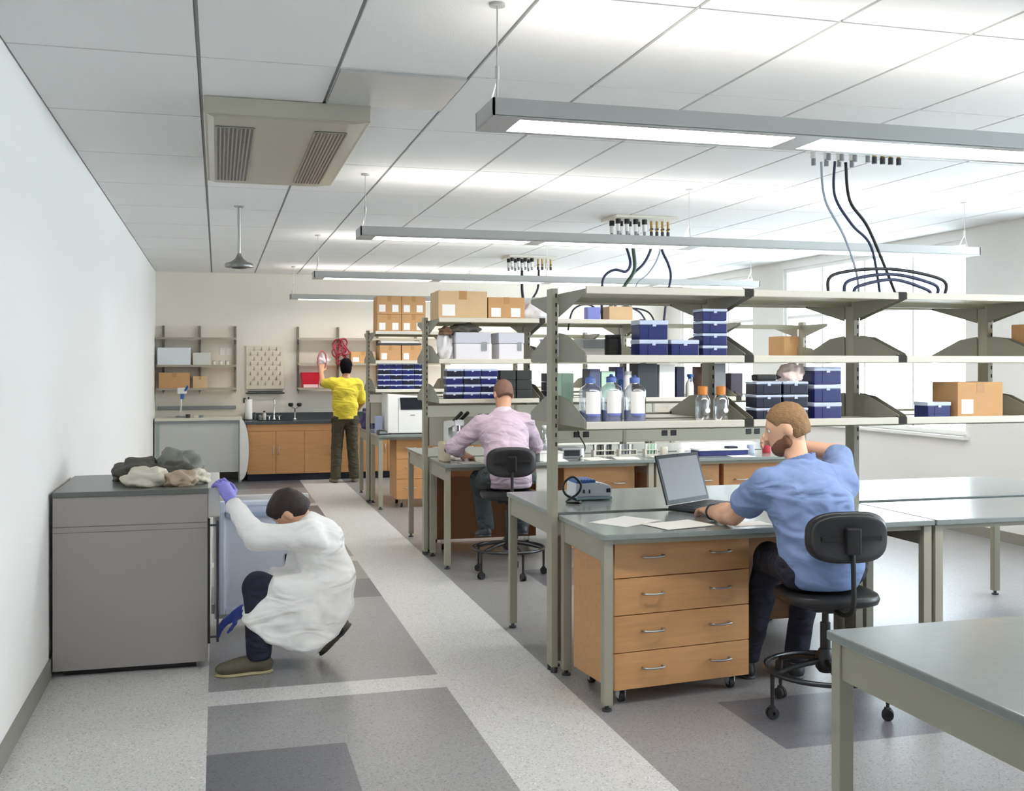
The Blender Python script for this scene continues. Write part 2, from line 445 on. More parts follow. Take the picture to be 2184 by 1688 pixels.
def service_panel(x, y, label):
    r = thing('ceiling_service_panel', label, 'service panel', (x, y, 2.94), 0, 'ceiling service panels above the benches')
    b = MB(); b.box(-0.30, -0.20, 0.035, 0.30, 0.20, 0.06, 0.004); b.build('plate', M_CREAM, r)
    k = 0
    for i in range(4):
        for j in range(2):
            cx = -0.24 + i*0.085; cy = -0.09 + j*0.16
            s = MB(); s.mi = 0; s.cyl((cx,cy,0.036),(cx,cy,-0.01),0.024, n=12); s.mi = 1; s.cyl((cx,cy,-0.01),(cx,cy,-0.075),0.019, n=12); s.mi = 2; s.cyl((cx,cy,-0.075),(cx,cy,-0.115),0.013, n=10)
            s.build('socket', [M_BLACK, M_WHITE, M_GREYP], r); k += 1
    for i in range(4):
        cx = 0.12 + i*0.055
        v = MB(); v.mi = 0; v.cyl((cx,0,0.036),(cx,0,-0.06),0.012, n=10); v.mi = 1; v.cyl((cx,0,-0.06),(cx,0,-0.10),0.015, n=10); v.box(cx-0.006,-0.03,-0.045,cx+0.006,0.03,-0.03)
        v.build('gas_valve', [mat('brass','#b79a5a',0.35,0.8), M_DGREY], r)
    return r
service_panel(3.60, 5.46, 'white ceiling service panel with black plugs above the nearest bench')
service_panel(3.72, 9.08, 'white ceiling service panel with black plugs above the second bench')
service_panel(3.73, 12.70, 'white ceiling service panel with black plugs above the farthest bench')
def cable(pts, r, m, label):
    b = MB(); b.tube(pts, r, 7, sub=7)
    return tag(b.build('hanging_cable', m, smooth=True), label, 'cable', 'cables between ceiling panels and benches')
M_CBLU = mat('cable_blue', '#2b3352', 0.5); M_CBLK = mat('cable_black', '#232428', 0.5); M_CSLV = mat('cable_pale', '#aeb9c8', 0.5); M_CGRN = mat('cable_green', '#465a4c', 0.5)
# second bench: bundle dropping from the panel to the top shelf, one loop to each side
cable([(3.60,8.99,2.825),(3.63,9.0,2.7),(3.64,9.0,2.52),(3.56,9.0,2.39),(3.44,9.02,2.22),(3.36,9.02,2.06)], 0.017, M_CGRN, 'thick dark cable bundle dropping straight from the second ceiling panel')
cable([(3.86,9.08,2.84),(3.82,9.06,2.70),(3.75,9.05,2.58),(3.64,9.03,2.48),(3.54,9.02,2.34),(3.40,9.02,2.06)], 0.012, M_CBLU, 'dark blue cable swooping in from the valve side to join the thick bundle')
cable([(3.92,9.10,2.84),(3.95,9.08,2.70),(4.00,9.06,2.58),(4.02,9.05,2.46),(3.98,9.05,2.28),(3.95,9.05,2.04)], 0.012, M_CBLU, 'dark blue cable hanging away from the bundle on the window side')
cable([(3.53,9.02,2.83),(3.60,9.0,2.60),(3.55,8.97,2.50),(3.43,8.95,2.51),(3.335,8.95,2.45),(3.31,8.95,2.33),(3.31,8.95,2.05)], 0.012, M_CBLU, 'blue cable arching away from the bundle toward the aisle side')
cable([(3.95,9.08,2.84),(3.90,9.06,2.65),(3.80,9.04,2.50),(3.66,9.03,2.36),(3.60,9.02,2.06)], 0.007, M_CSLV, 'pale thin cable hanging beside the thick dark bundle')
for i, (dx, dz, m, lb) in enumerate(((-0.42,0.10,M_CBLK,'black looped cable on the second bench top shelf, longest loop toward the aisle'),(-0.25,0.07,M_CBLU,'short blue looped cable on the second bench top shelf'),(0.30,0.09,M_CBLU,'blue looped cable falling over the window side of the top shelf'),(0.42,0.07,M_CBLK,'thin black looped cable falling lowest on the window side'))):
    cable([(3.36,9.0,2.085),(3.36+dx*0.45,8.9,2.09+dz),(3.36+dx*0.85,8.84,2.08+dz*0.6),(3.36+dx,8.80,2.062 if abs(dx) < 0.4 else 1.96)], 0.008, m, lb)
# farthest bench
cable([(3.62,12.62,2.82),(3.62,12.62,2.6),(3.64,12.64,2.4),(3.62,12.66,2.08)], 0.018, M_CBLK, 'thick black cable bundle dropping from the farthest ceiling panel')
cable([(3.86,12.70,2.84),(3.84,12.68,2.6),(3.74,12.66,2.42),(3.66,12.66,2.08)], 0.014, M_CBLK, 'black cable leaning into the bundle of the farthest bench')
# nearest bench: cables come down to the top shelf
cable([(3.33,5.40,2.82),(3.33,5.36,2.6),(3.45,5.36,2.40),(3.53,5.36,2.20),(3.55,5.36,2.065)], 0.007, M_CSLV, 'pale cable hanging from the nearest ceiling panel, closest to the aisle')
cable([(3.40,5.37,2.82),(3.38,5.34,2.62),(3.49,5.34,2.46),(3.63,5.36,2.34),(3.69,5.36,2.065)], 0.008, M_CBLU, 'blue cable hanging in a curve from the nearest ceiling panel')
cable([(3.47,5.37,2.82),(3.49,5.36,2.6),(3.63,5.38,2.44),(3.81,5.38,2.065)], 0.009, M_CBLK, 'black cable hanging steeply from the nearest ceiling panel')
for i, (x0, x1, zt, m, lb) in enumerate(((3.25,4.05,2.20,M_CBLK,'black cable arching over the nearest bench top shelf, widest arch'),(3.35,4.0,2.17,M_CBLU,'blue cable arching over the nearest bench top shelf, middle arch'),(3.41,3.95,2.14,M_CBLU,'blue cable arching over the nearest bench top shelf, smallest arch'))):
    cable([(x0,5.2,2.062),(x0+0.04,5.2,zt-0.04),((x0+x1)/2,5.22,zt),(x1-0.03,5.25,zt-0.05),(x1,5.26,2.062)], 0.010, m, lb)

# ------------------------------------------------------------------ tables
TZ = 0.85
def lab_table(x0, y0, Lx, Dy, label, top=None):
    r = thing('lab_table', label, 'table', (x0, y0, 0), 0, 'lab tables in back to back rows')
    b = MB(); b.box(0, 0, TZ-0.028, Lx, Dy, TZ, 0.004); b.build('tabletop', top or M_EPOXY, r)
    a = MB(); t = 0.03
    a.box(0.012, 0.04, TZ-0.135, 0.036, Dy-0.04, TZ-0.029); a.box(Lx-0.036, 0.04, TZ-0.135, Lx-0.012, Dy-0.04, TZ-0.029)
    a.box(0.05, 0.045, TZ-0.055, Lx-0.05, 0.07, TZ-0.029); a.box(0.05, Dy-0.07, TZ-0.075, Lx-0.05, Dy-0.045, TZ-0.029)
    a.build('apron', M_GRG, r)
    for lx in (0.005, Lx-0.053):
        for ly in (0.02, Dy-0.066):
            l = MB(); l.box(lx, ly, 0.03, lx+0.048, ly+0.046, TZ-0.029, 0.003); o = l.build('leg', M_GRG, r)
            f = MB(); f.cyl((lx+0.024, ly+0.023, 0.008), (lx+0.024, ly+0.023, 0.035), 0.011, n=10); f.cyl((lx+0.024, ly+0.023, 0.0), (lx+0.024, ly+0.023, 0.01), 0.024, n=14); f.build('foot', M_DGREY, o)
    return r
TL = 1.83
rows = [('nearest', 4.75), ('second', 8.42), ('farthest', 12.10)]
for nm, yf in rows:
    own = {'nearest': 'with the laptop', 'second': 'where the man in pink sits', 'farthest': 'carrying the white instrument'}[nm]
    lab_table(1.768, yf, TL, 0.70, 'grey topped lab table %s' % own)
    lab_table(1.768, yf+0.80, TL, 0.97, 'grey topped lab table on the far side of the %s shelving, aisle end' % nm)
    lab_table(1.768+TL+0.012, yf, TL, 0.70, 'grey topped lab table second from the aisle, near side of the %s shelving' % nm)
    lab_table(1.768+TL+0.012, yf+0.80, TL, 0.97, 'grey topped lab table second from the aisle, far side of the %s shelving' % nm)
lab_table(1.79, 1.97, TL, 0.905, 'grey topped lab table corner closest to the viewer, in front of the man in blue')

# ------------------------------------------------------------------ shelving frames on the benches
ZS = (1.365, 1.70, 2.045)
def shelving(yp, nm, npost, raceway, topfront, toprear, label, post_top=2.07):
    """posts stand between the two tables at depth yp; shelves reach to both sides"""
    x0 = 1.748; P = 0.925
    r = thing('bench_shelving', label, 'shelving', (x0, yp, 0), 0, 'steel shelving frames between back to back tables')
    for i in range(npost):
        x = i*P; full = (i % 2 == 0)
        zb = 0.03 if full else 1.30
        b = MB(); b.mi = 0; b.box(x-0.018, -0.045, zb, x+0.018, 0.045, post_top, 0.003)
        b.mi = 1
        z = max(1.22, zb+0.03)
        while z < 2.03:
            b.box(x+0.0030, -0.0465, z, x+0.0110, -0.044, z+0.022); b.box(x+0.0030, 0.044, z, x+0.0110, 0.0465, z+0.022)
            z += 0.05
        o = b.build('post', [M_GRG, M_SLOT], r)
        if full:
            for fy in (-0.03, 0.03): f = MB(); f.cyl((x,fy,0),(x,fy,0.032),0.018, n=12); f.build('foot', M_DGREY, o)
    n = npost-1; W = n*P
    rl = MB(); rl.box(-0.01, -0.02, post_top-0.07, W+0.01, 0.02, post_top-0.03); rl.box(0.02, -0.018, 1.30, W-0.02, 0.018, 1.345); rl.build('rail', M_GRGD, r)
    for s in (-1, 1):
        for k, zs in enumerate(ZS):
            D = (0.475, 0.475, 0.475)[k]
            for i in range(npost):
                x = i*P
                if k == 2:   # plates under the top level, tapering toward the lip
                    poly = [(s*0.045, zs-0.006), (s*D, zs-0.006), (s*D, zs-0.03), (s*0.13, zs-0.11), (s*0.045, zs-0.13)]
                else:        # plates rise above the shelf at the post
                    poly = [(s*0.045, zs-0.025), (s*D, zs-0.025), (s*D, zs+0.02), (s*0.20, zs+0.115), (s*0.045, zs+0.13)]
                for dx in ((0.022,) if i == 0 else (-0.022,) if i == n else (-0.022, 0.022)):
                    b = MB(); b.prism(poly, x+dx-0.002, x+dx+0.002, 'yz'); b.build('bracket', mat('bracket_metal','#8e8d80',0.45), r)
            for i in range(n):
                if k == 2 and i not in (topfront if s < 0 else toprear): continue
                b = MB(); x = i*P
                b.box(x+0.026, s*0.07, zs-0.02, x+P-0.026, s*D, zs-0.004); b.box(x+0.026, s*(D-0.012), zs-0.03, x+P-0.026, s*(D+0.006), zs+0.008, 0.004)
                sh = b.build('shelf', mat('shelf_metal','#d0ccbf',0.4), r)
                c = MB(); c.box(x+P-0.026, s*(D-0.02), zs-0.028, x+P+0.026, s*(D+0.004), zs+0.012); c.build('lip_cap', M_SLOT, sh)
    if raceway:
        b = MB(); b.box(0.03, -0.04, 0.95, W-0.02, 0.04, 1.20, 0.004); o = b.build('raceway', mat('raceway_paint','#bdb7a6',0.45), r)
        x = 0.57
        while x < W-0.2:
            for dx in (-0.045, 0.045):
                q = MB(); q.box(x+dx-0.028, -0.047, 1.000, x+dx+0.028, -0.04, 1.052, 0.004); q.build('outlet', M_BLACK, o)
            x += 0.86
    return r
shelving(5.50, 'nearest', 5, False, (0, 1, 2, 3), (0, 1, 2, 3), 'greige steel shelving frame on the nearest bench, holding labelled bottles')
shelving(9.17, 'second', 5, True, (0, 1), (0,), 'greige steel shelving frame on the second bench, above the man in pink')
shelving(12.85, 'farthest', 5, True, (0, 1), (0, 1), 'greige steel shelving frame on the farthest bench, holding the tallest boxes')

# ------------------------------------------------------------------ mobile drawer cabinets
def drawer_cabinet(w_, d, z0, z1, n, loc, rz, label, nh=2, front=M_WOOD, back=M_WOOD):
    r = thing('drawer_cabinet', label, 'cabinet', loc, rz, 'wooden mobile drawer cabinets under the benches')
    b = MB(); b.mi = 0; b.box(0, 0.022, z0, w_, d, z1, 0.002)
    b.build('body', back, r)
    g = 0.004; h = (z1-z0)/n
    for i in range(n):
        zb = z0 + i*h
        f = MB(); f.box(0.002, 0, zb+g/2, w_-0.002, 0.02, zb+h-g/2, 0.002); o = f.build('drawer_front', front, r)
        for cx in ((w_*0.27, w_*0.77) if nh == 2 else (w_*0.5,)):
            zc = zb + h*0.56
            q = MB(); q.tube([(cx-0.055,0,zc),(cx-0.052,-0.028,zc),(cx,-0.033,zc-0.002),(cx+0.052,-0.028,zc),(cx+0.055,0,zc)], 0.0055, 8, sub=5); q.build('handle', M_STEEL, o, True)
    for cx in (0.07, w_-0.07):
        for cy in (0.07, d-0.07):
            q = MB(); q.mi = 0; q.box(cx-0.03, cy-0.03, z0-0.008, cx+0.03, cy+0.03, z0); q.box(cx-0.02, cy-0.016, 0.02, cx-0.015, cy+0.02, z0-0.006); q.box(cx+0.015, cy-0.016, 0.02, cx+0.02, cy+0.02, z0-0.006)
            q.mi = 1; q.cyl((cx-0.013, cy, 0.0255), (cx+0.013, cy, 0.0255), 0.025, n=18)
            q.build('caster', [M_CHROME, M_RUBBER], r)
    return r
drawer_cabinet(0.770, 0.47, 0.075, 0.80, 4, (1.852, 4.835, 0), math.radians(6.1), 'wooden mobile cabinet of four drawers under the laptop table')
drawer_cabinet(0.90, 0.5, 0.12, 0.79, 3, (3.52, 6.28, 0), PI, 'wooden mobile cabinet behind the seated man in blue, turned away', 2, M_WOOD, M_WOODB)
drawer_cabinet(0.92, 0.5, 0.10, 0.79, 3, (2.80, 9.80, 0), PI, 'wooden mobile cabinet behind the knees of the man in pink, turned away', 2, M_WOOD, M_WOODB)
drawer_cabinet(0.64, 0.45, 0.10, 0.80, 2, (2.82, 8.55, 0), 0, 'wooden mobile cabinet under the second bench beyond the man in pink')
drawer_cabinet(0.60, 0.5, 0.10, 0.80, 2, (3.66, 8.55, 0), 0, 'wooden mobile cabinet under the second bench just past the table joint')
drawer_cabinet(0.62, 0.5, 0.10, 0.80, 2, (4.30, 8.55, 0), 0, 'wooden mobile cabinet under the second bench nearest the windows')
drawer_cabinet(0.62, 0.5, 0.10, 0.80, 3, (1.99, 12.20, 0), 0, 'wooden mobile cabinet under the white instrument')
drawer_cabinet(0.66, 0.5, 0.10, 0.80, 3, (2.66, 12.20, 0), 0, 'wooden mobile cabinet beside the one under the white instrument')

# ------------------------------------------------------------------ drafting chairs
def chair(loc, rz, seat_z, label, ring_z=0.22, back_dy=-0.25, lift=0.27, turn=0.35):
    r = thing('drafting_chair', label, 'chair', loc, rz, 'black drafting chairs with foot rings')
    b = MB(); b.lathe([(0.030,ring_z-0.02),(0.046,ring_z),(0.046,ring_z+0.06),(0.034,ring_z+0.08),(0.03,ring_z+0.09)], n=16); b.build('hub', M_BLACK, r, auto=40)
    RB = 0.28
    for i in range(5):
        a = 2*PI*i/5 + turn; c, s = math.cos(a), math.sin(a); zl = ring_z-0.02
        l = MB(); l.tube([(c*0.035,s*0.035,ring_z+0.035),(c*0.16,s*0.16,ring_z+0.015),(c*RB,s*RB,zl)], [0.016,0.014,0.012,0.011], 8, sub=5); l.cyl((c*RB,s*RB,zl+0.012),(c*RB,s*RB,0.075),0.011,0.009,n=10); o = l.build('base_leg', M_BLACK, r, auto=50)
        k = MB(); x, y = c*RB, s*RB
        k.cyl((x,y,0.055),(x,y,0.080),0.008, n=8)
        k.cyl((x-s*0.018, y+c*0.018, 0.028),(x-s*0.004, y+c*0.004, 0.028),0.027, n=16); k.cyl((x+s*0.004, y-c*0.004, 0.028),(x+s*0.018, y-c*0.018, 0.028),0.027, n=16)
        k.cyl((x-s*0.018, y+c*0.018, 0.028),(x+s*0.018, y-c*0.018, 0.028),0.007, n=8); k.box(x-0.013,y-0.013,0.045,x+0.013,y+0.013,0.062,0.004)
        k.build('caster', M_RUBBER, o, auto=40)
    b = MB(); b.cyl((0,0,ring_z+0.08),(0,0,seat_z-0.15),0.024); b.cyl((0,0,seat_z-0.15),(0,0,seat_z-0.06),0.016); b.build('gas_column', M_BLACK, r, auto=40)
    b = MB(); b.tube([(RB*math.cos(t),RB*math.sin(t),ring_z-0.005) for t in [2*PI*i/32 for i in range(32)]], 0.012, 8, closed=True, sub=0); b.build('foot_ring', mat('dark_chrome','#47494c',0.25,0.8), r, True)
    b = MB(); b.box(-0.10,-0.13,seat_z-0.075,0.10,0.10,seat_z-0.05,0.008); b.box(-0.03,-0.05,seat_z-0.10,0.03,0.05,seat_z-0.07,0.006); b.cyl((0.08,0.0,seat_z-0.07),(0.24,0.0,seat_z-0.075),0.006, n=8); b.build('mechanism', M_BLACK, r)
    # seat pad: squircle outline, waterfall front edge
    def seat(u, v):
        t = 2*PI*u
        prof = [(0.0,-0.052),(0.80,-0.052),(0.97,-0.036),(1.0,-0.014),(0.97,0.004),(0.85,0.014),(0.4,0.010),(0.0,0.006)]
        q = v*(len(prof)-1); i = min(int(q), len(prof)-2); f = q-i
        rr = prof[i][0]*(1-f)+prof[i+1][0]*f; zz = prof[i][1]*(1-f)+prof[i+1][1]*f
        c, s = math.cos(t), math.sin(t); e = 0.62
        x = 0.225*rr*math.copysign(abs(c)**e, c); y = 0.22*rr*math.copysign(abs(s)**e, s)
        return (x, y, seat_z+zz - (0.018*max(0,y/0.22)**2))
    b = MB(); b.grid(seat, 40, 21); bmesh.ops.remove_doubles(b.bm, verts=b.bm.verts, dist=1e-4); b.build('seat', M_BLKV, r, True)
    # backrest: curved rounded pad with a rear shell
    zc = seat_z + lift
    def pad(off, th, sx, sz):
        def fn(u, v):
            t = 2*PI*u; q = v*6; prof = [(0,-1),(0.86,-1),(0.97,-0.6),(1.0,0),(0.97,0.6),(0.86,1),(0,1)]
            i = min(int(q), 5); f = q-i; rr = prof[i][0]*(1-f)+prof[i+1][0]*f; dd = prof[i][1]*(1-f)+prof[i+1][1]*f
            c, s = math.cos(t), math.sin(t); e = 0.68
            x = sx*rr*math.copysign(abs(c)**e, c); z = sz*rr*math.copysign(abs(s)**e, s)
            return (x, back_dy + off + dd*th + 0.55*x*x - 0.10*(z/sz)**2*0.15, zc + z)
        b = MB(); b.grid(fn, 40, 18); bmesh.ops.remove_doubles(b.bm, verts=b.bm.verts, dist=1e-4); return b
    o = pad(0.0, 0.026, 0.195, 0.118).build('backrest', M_BLKV, r, True)
    pad(-0.032, 0.010, 0.18, 0.104).build('back_shell', mat('back_shell_plastic','#2b2b2e',0.35), o, True)
    b = MB(); b.tube([(0,-0.06,seat_z-0.065),(0,-0.20,seat_z-0.07),(0,back_dy-0.055,seat_z-0.02),(0,back_dy-0.062,seat_z+0.12),(0,back_dy-0.05,zc)], 0.012, 8, sub=6); b.box(-0.035,back_dy-0.075,zc-0.07,0.035,back_dy-0.045,zc+0.05,0.008)
    for s in (-1, 1): b.box(s*0.04,back_dy-0.048,zc-0.012,s*0.14,back_dy-0.036+0.004,zc+0.008)
    b.build('back_bar', M_BLACK, r)
    return r
chair((2.785, 4.48, 0), math.radians(-9), 0.585, 'black drafting chair carrying the man in blue', 0.22, -0.25, 0.295, PI + math.radians(9))
chair((2.215, 8.11, 0), math.radians(-10), 0.655, 'black drafting chair carrying the man in pink', 0.22, -0.235, 0.255, 1.26)
# ------------------------------------------------------------------ steel cooler cabinet on the wall side, door open
def cooler():
    r = thing('undercounter_fridge', 'grey steel undercounter fridge with its door swung open', 'fridge', (0,0,0))
    xa, xf, ya, yb, zt = X0+0.02, -0.053, 6.06, 6.95, 0.955
    b = MB()
    b.box(xa, ya, 0.035, xf, ya+0.03, zt, 0.002); b.box(xa, yb-0.03, 0.035, xf, yb, zt, 0.002)
    b.box(xa, ya+0.03, 0.035, xa+0.03, yb-0.03, zt); b.box(xa+0.03, ya+0.03, zt-0.03, xf, yb-0.03, zt); b.box(xa+0.03, ya+0.03, 0.035, xf, yb-0.03, 0.08)
    b.build('body', M_STAIN, r)
    b = MB(); b.box(xa, ya-0.0015, 0.795, xf-0.002, ya, 0.80); b.box(xa, ya-0.0015, 0.765, xf-0.002, ya, 0.768); b.build('panel_seam', mat('seam_grey','#6f6b6a',0.6), r)
    b = MB(); b.box(xa, ya-0.012, zt, xf+0.006, yb+0.01, zt+0.028, 0.004); b.build('worktop', mat('fridge_top','#5f625e',0.3), r)
    b = MB(); b.box(xa+0.05, ya+0.05, 0.0, xf-0.06, yb-0.05, 0.035); b.build('plinth', M_BLACK, r)
    b = MB(); b.box(xa+0.032, ya+0.032, 0.082, xa+0.06, yb-0.032, zt-0.032); b.box(xa+0.06, ya+0.032, 0.082, xf-0.03, ya+0.05, zt-0.032); b.box(xa+0.06, yb-0.05, 0.082, xf-0.03, yb-0.032, zt-0.032); b.build('liner', M_FRIDGE, r)
    for z in (0.30, 0.55):
        b = MB()
        for i in range(24): y = ya+0.06+i*(yb-ya-0.12)/23; b.cyl((xa+0.07,y,z),(xf-0.06,y,z),0.003,n=6)
        b.cyl((xf-0.06,ya+0.055,z),(xf-0.06,yb-0.055,z),0.005,n=6); b.cyl((xa+0.07,ya+0.055,z),(xa+0.07,yb-0.055,z),0.005,n=6); b.build('wire_shelf_rack', M_STEEL, r)
    b = MB(); b.box(xf, ya+0.02, 0.82, 0.012, yb-0.02, 0.985, 0.006); b.build('control_panel', M_FRAME, r)
    b = MB(); b.box(xf, ya+0.004, 0.13, xf+0.014, ya+0.026, 0.815); b.build('gasket', M_SLOT, r)
    b = MB(); b.cyl((0.0, ya+0.03, 0.13),(0.0, ya+0.03, 0.80),0.0065,n=10)
    for z in (0.16, 0.775): b.cyl((xf, ya+0.03, z),(0.0, ya+0.03, z),0.006,n=8)
    b.build('bar_handle', mat('handle_dark','#4c5058',0.3,0.7), r)
    # open door, hinged at the far end of the cabinet, inner face toward the viewer
    b = MB(); b.box(-0.02, 6.955, 0.055, 0.565, 7.005, 0.83, 0.008); d = b.build('door', M_FRAME, r)
    b = MB()
    b.box(0.01, 6.925, 0.085, 0.045, 6.955, 0.80, 0.008); b.box(0.50, 6.925, 0.085, 0.535, 6.955, 0.80, 0.008)
    b.box(0.045, 6.925, 0.765, 0.50, 6.955, 0.80, 0.008); b.box(0.045, 6.925, 0.085, 0.50, 6.955, 0.12, 0.008); b.box(0.045, 6.945, 0.12, 0.50, 6.954, 0.765)
    b.build('door_liner', M_FRIDGE, d)
    b = MB(); b.box(0.05, 6.90, 0.70, 0.495, 6.945, 0.735, 0.006); b.build('door_shelf', mat('door_shelf_plastic','#b7c6e0',0.3), d)
    b = MB(); b.box(0.415, 6.915, 0.405, 0.435, 6.945, 0.45, 0.004); b.cyl((0.425,6.915,0.43),(0.44,6.90,0.42),0.008); b.build('latch', M_SLOT, d)
    for z in (0.12, 0.80):
        b = MB(); b.cyl((-0.03,6.965,z-0.03),(-0.03,6.965,z+0.03),0.010); b.build('hinge', M_STEEL, d)
cooler()

def lump(name, c, rad, m, label, cat, seed, group=None, rough=0.36, n=3):
    """a crumpled bag: an uneven closed blob with creases, flat underneath"""
    bm = bmesh.new(); bmesh.ops.create_icosphere(bm, subdivisions=4, radius=1.0)
    rnd = random.Random(seed); dirs = [Vector((rnd.uniform(-1,1), rnd.uniform(-1,1), rnd.uniform(-1,1))).normalized() for _ in range(14)]
    ph = [rnd.uniform(0, 6) for _ in range(14)]
    for v in bm.verts:
        p = v.co.copy(); k = 1.0
        for d, f in zip(dirs, ph): k += rough*0.16*math.sin(5.0*p.dot(d)*1.7 + f) + rough*0.09*abs(math.sin(9*p.dot(d)+f*2))
        p *= k; p = Vector((p.x*rad[0], p.y*rad[1], p.z*rad[2]))
        if p.z < -0.62*rad[2]: p.z = -0.62*rad[2]
        v.co = p
    me = bpy.data.meshes.new(name); bm.to_mesh(me); bm.free(); me.materials.append(m)
    for p in me.polygons: p.use_smooth = True
    o = bpy.data.objects.new(name, me); COL.objects.link(o); o.location = (c[0], c[1], c[2]+0.62*rad[2])
    return tag(o, label, cat, group)
M_BAGG = mat('bag_grey','#7d7f78',0.6,bump=0.3,bscale=60); M_BAGC = mat('bag_cream','#d6cfbf',0.6,bump=0.3,bscale=60); M_BAGD = mat('bag_dark','#4d4c45',0.6,bump=0.3,bscale=60); M_BAGW = mat('bag_white','#e9e7ea',0.5,bump=0.25,bscale=50)
zt = 0.983
G = 'crumpled bags heaped on the steel fridge'
for c, rr, m, lb, sd in (((-0.115,6.38,zt),(0.055,0.08,0.042),M_BAGC,'cream crumpled bag at the aisle edge of the fridge top',1),
                         ((-0.20,6.24,zt),(0.07,0.06,0.045),mat('bag_tan','#b9a68f',0.6,bump=0.3,bscale=60),'tan crumpled bag at the front edge of the fridge top',2),
                         ((-0.24,6.45,zt),(0.10,0.09,0.06),M_BAGD,'dark olive crumpled bag low in the middle of the heap on the fridge',3),
                         ((-0.22,6.65,zt+0.005),(0.10,0.08,0.085),M_BAGG,'grey crumpled bag standing tallest at the back of the fridge top',4),
                         ((-0.38,6.30,zt),(0.10,0.10,0.05),M_BAGC,'cream crumpled bag nearest the wall on the fridge top',5),
                         ((-0.44,6.58,zt),(0.11,0.10,0.065),M_BAGD,'dark crumpled bag against the wall end of the fridge heap',6)):
    lump('crumpled_bag', c, rr, m, lb, 'bag', sd, G)

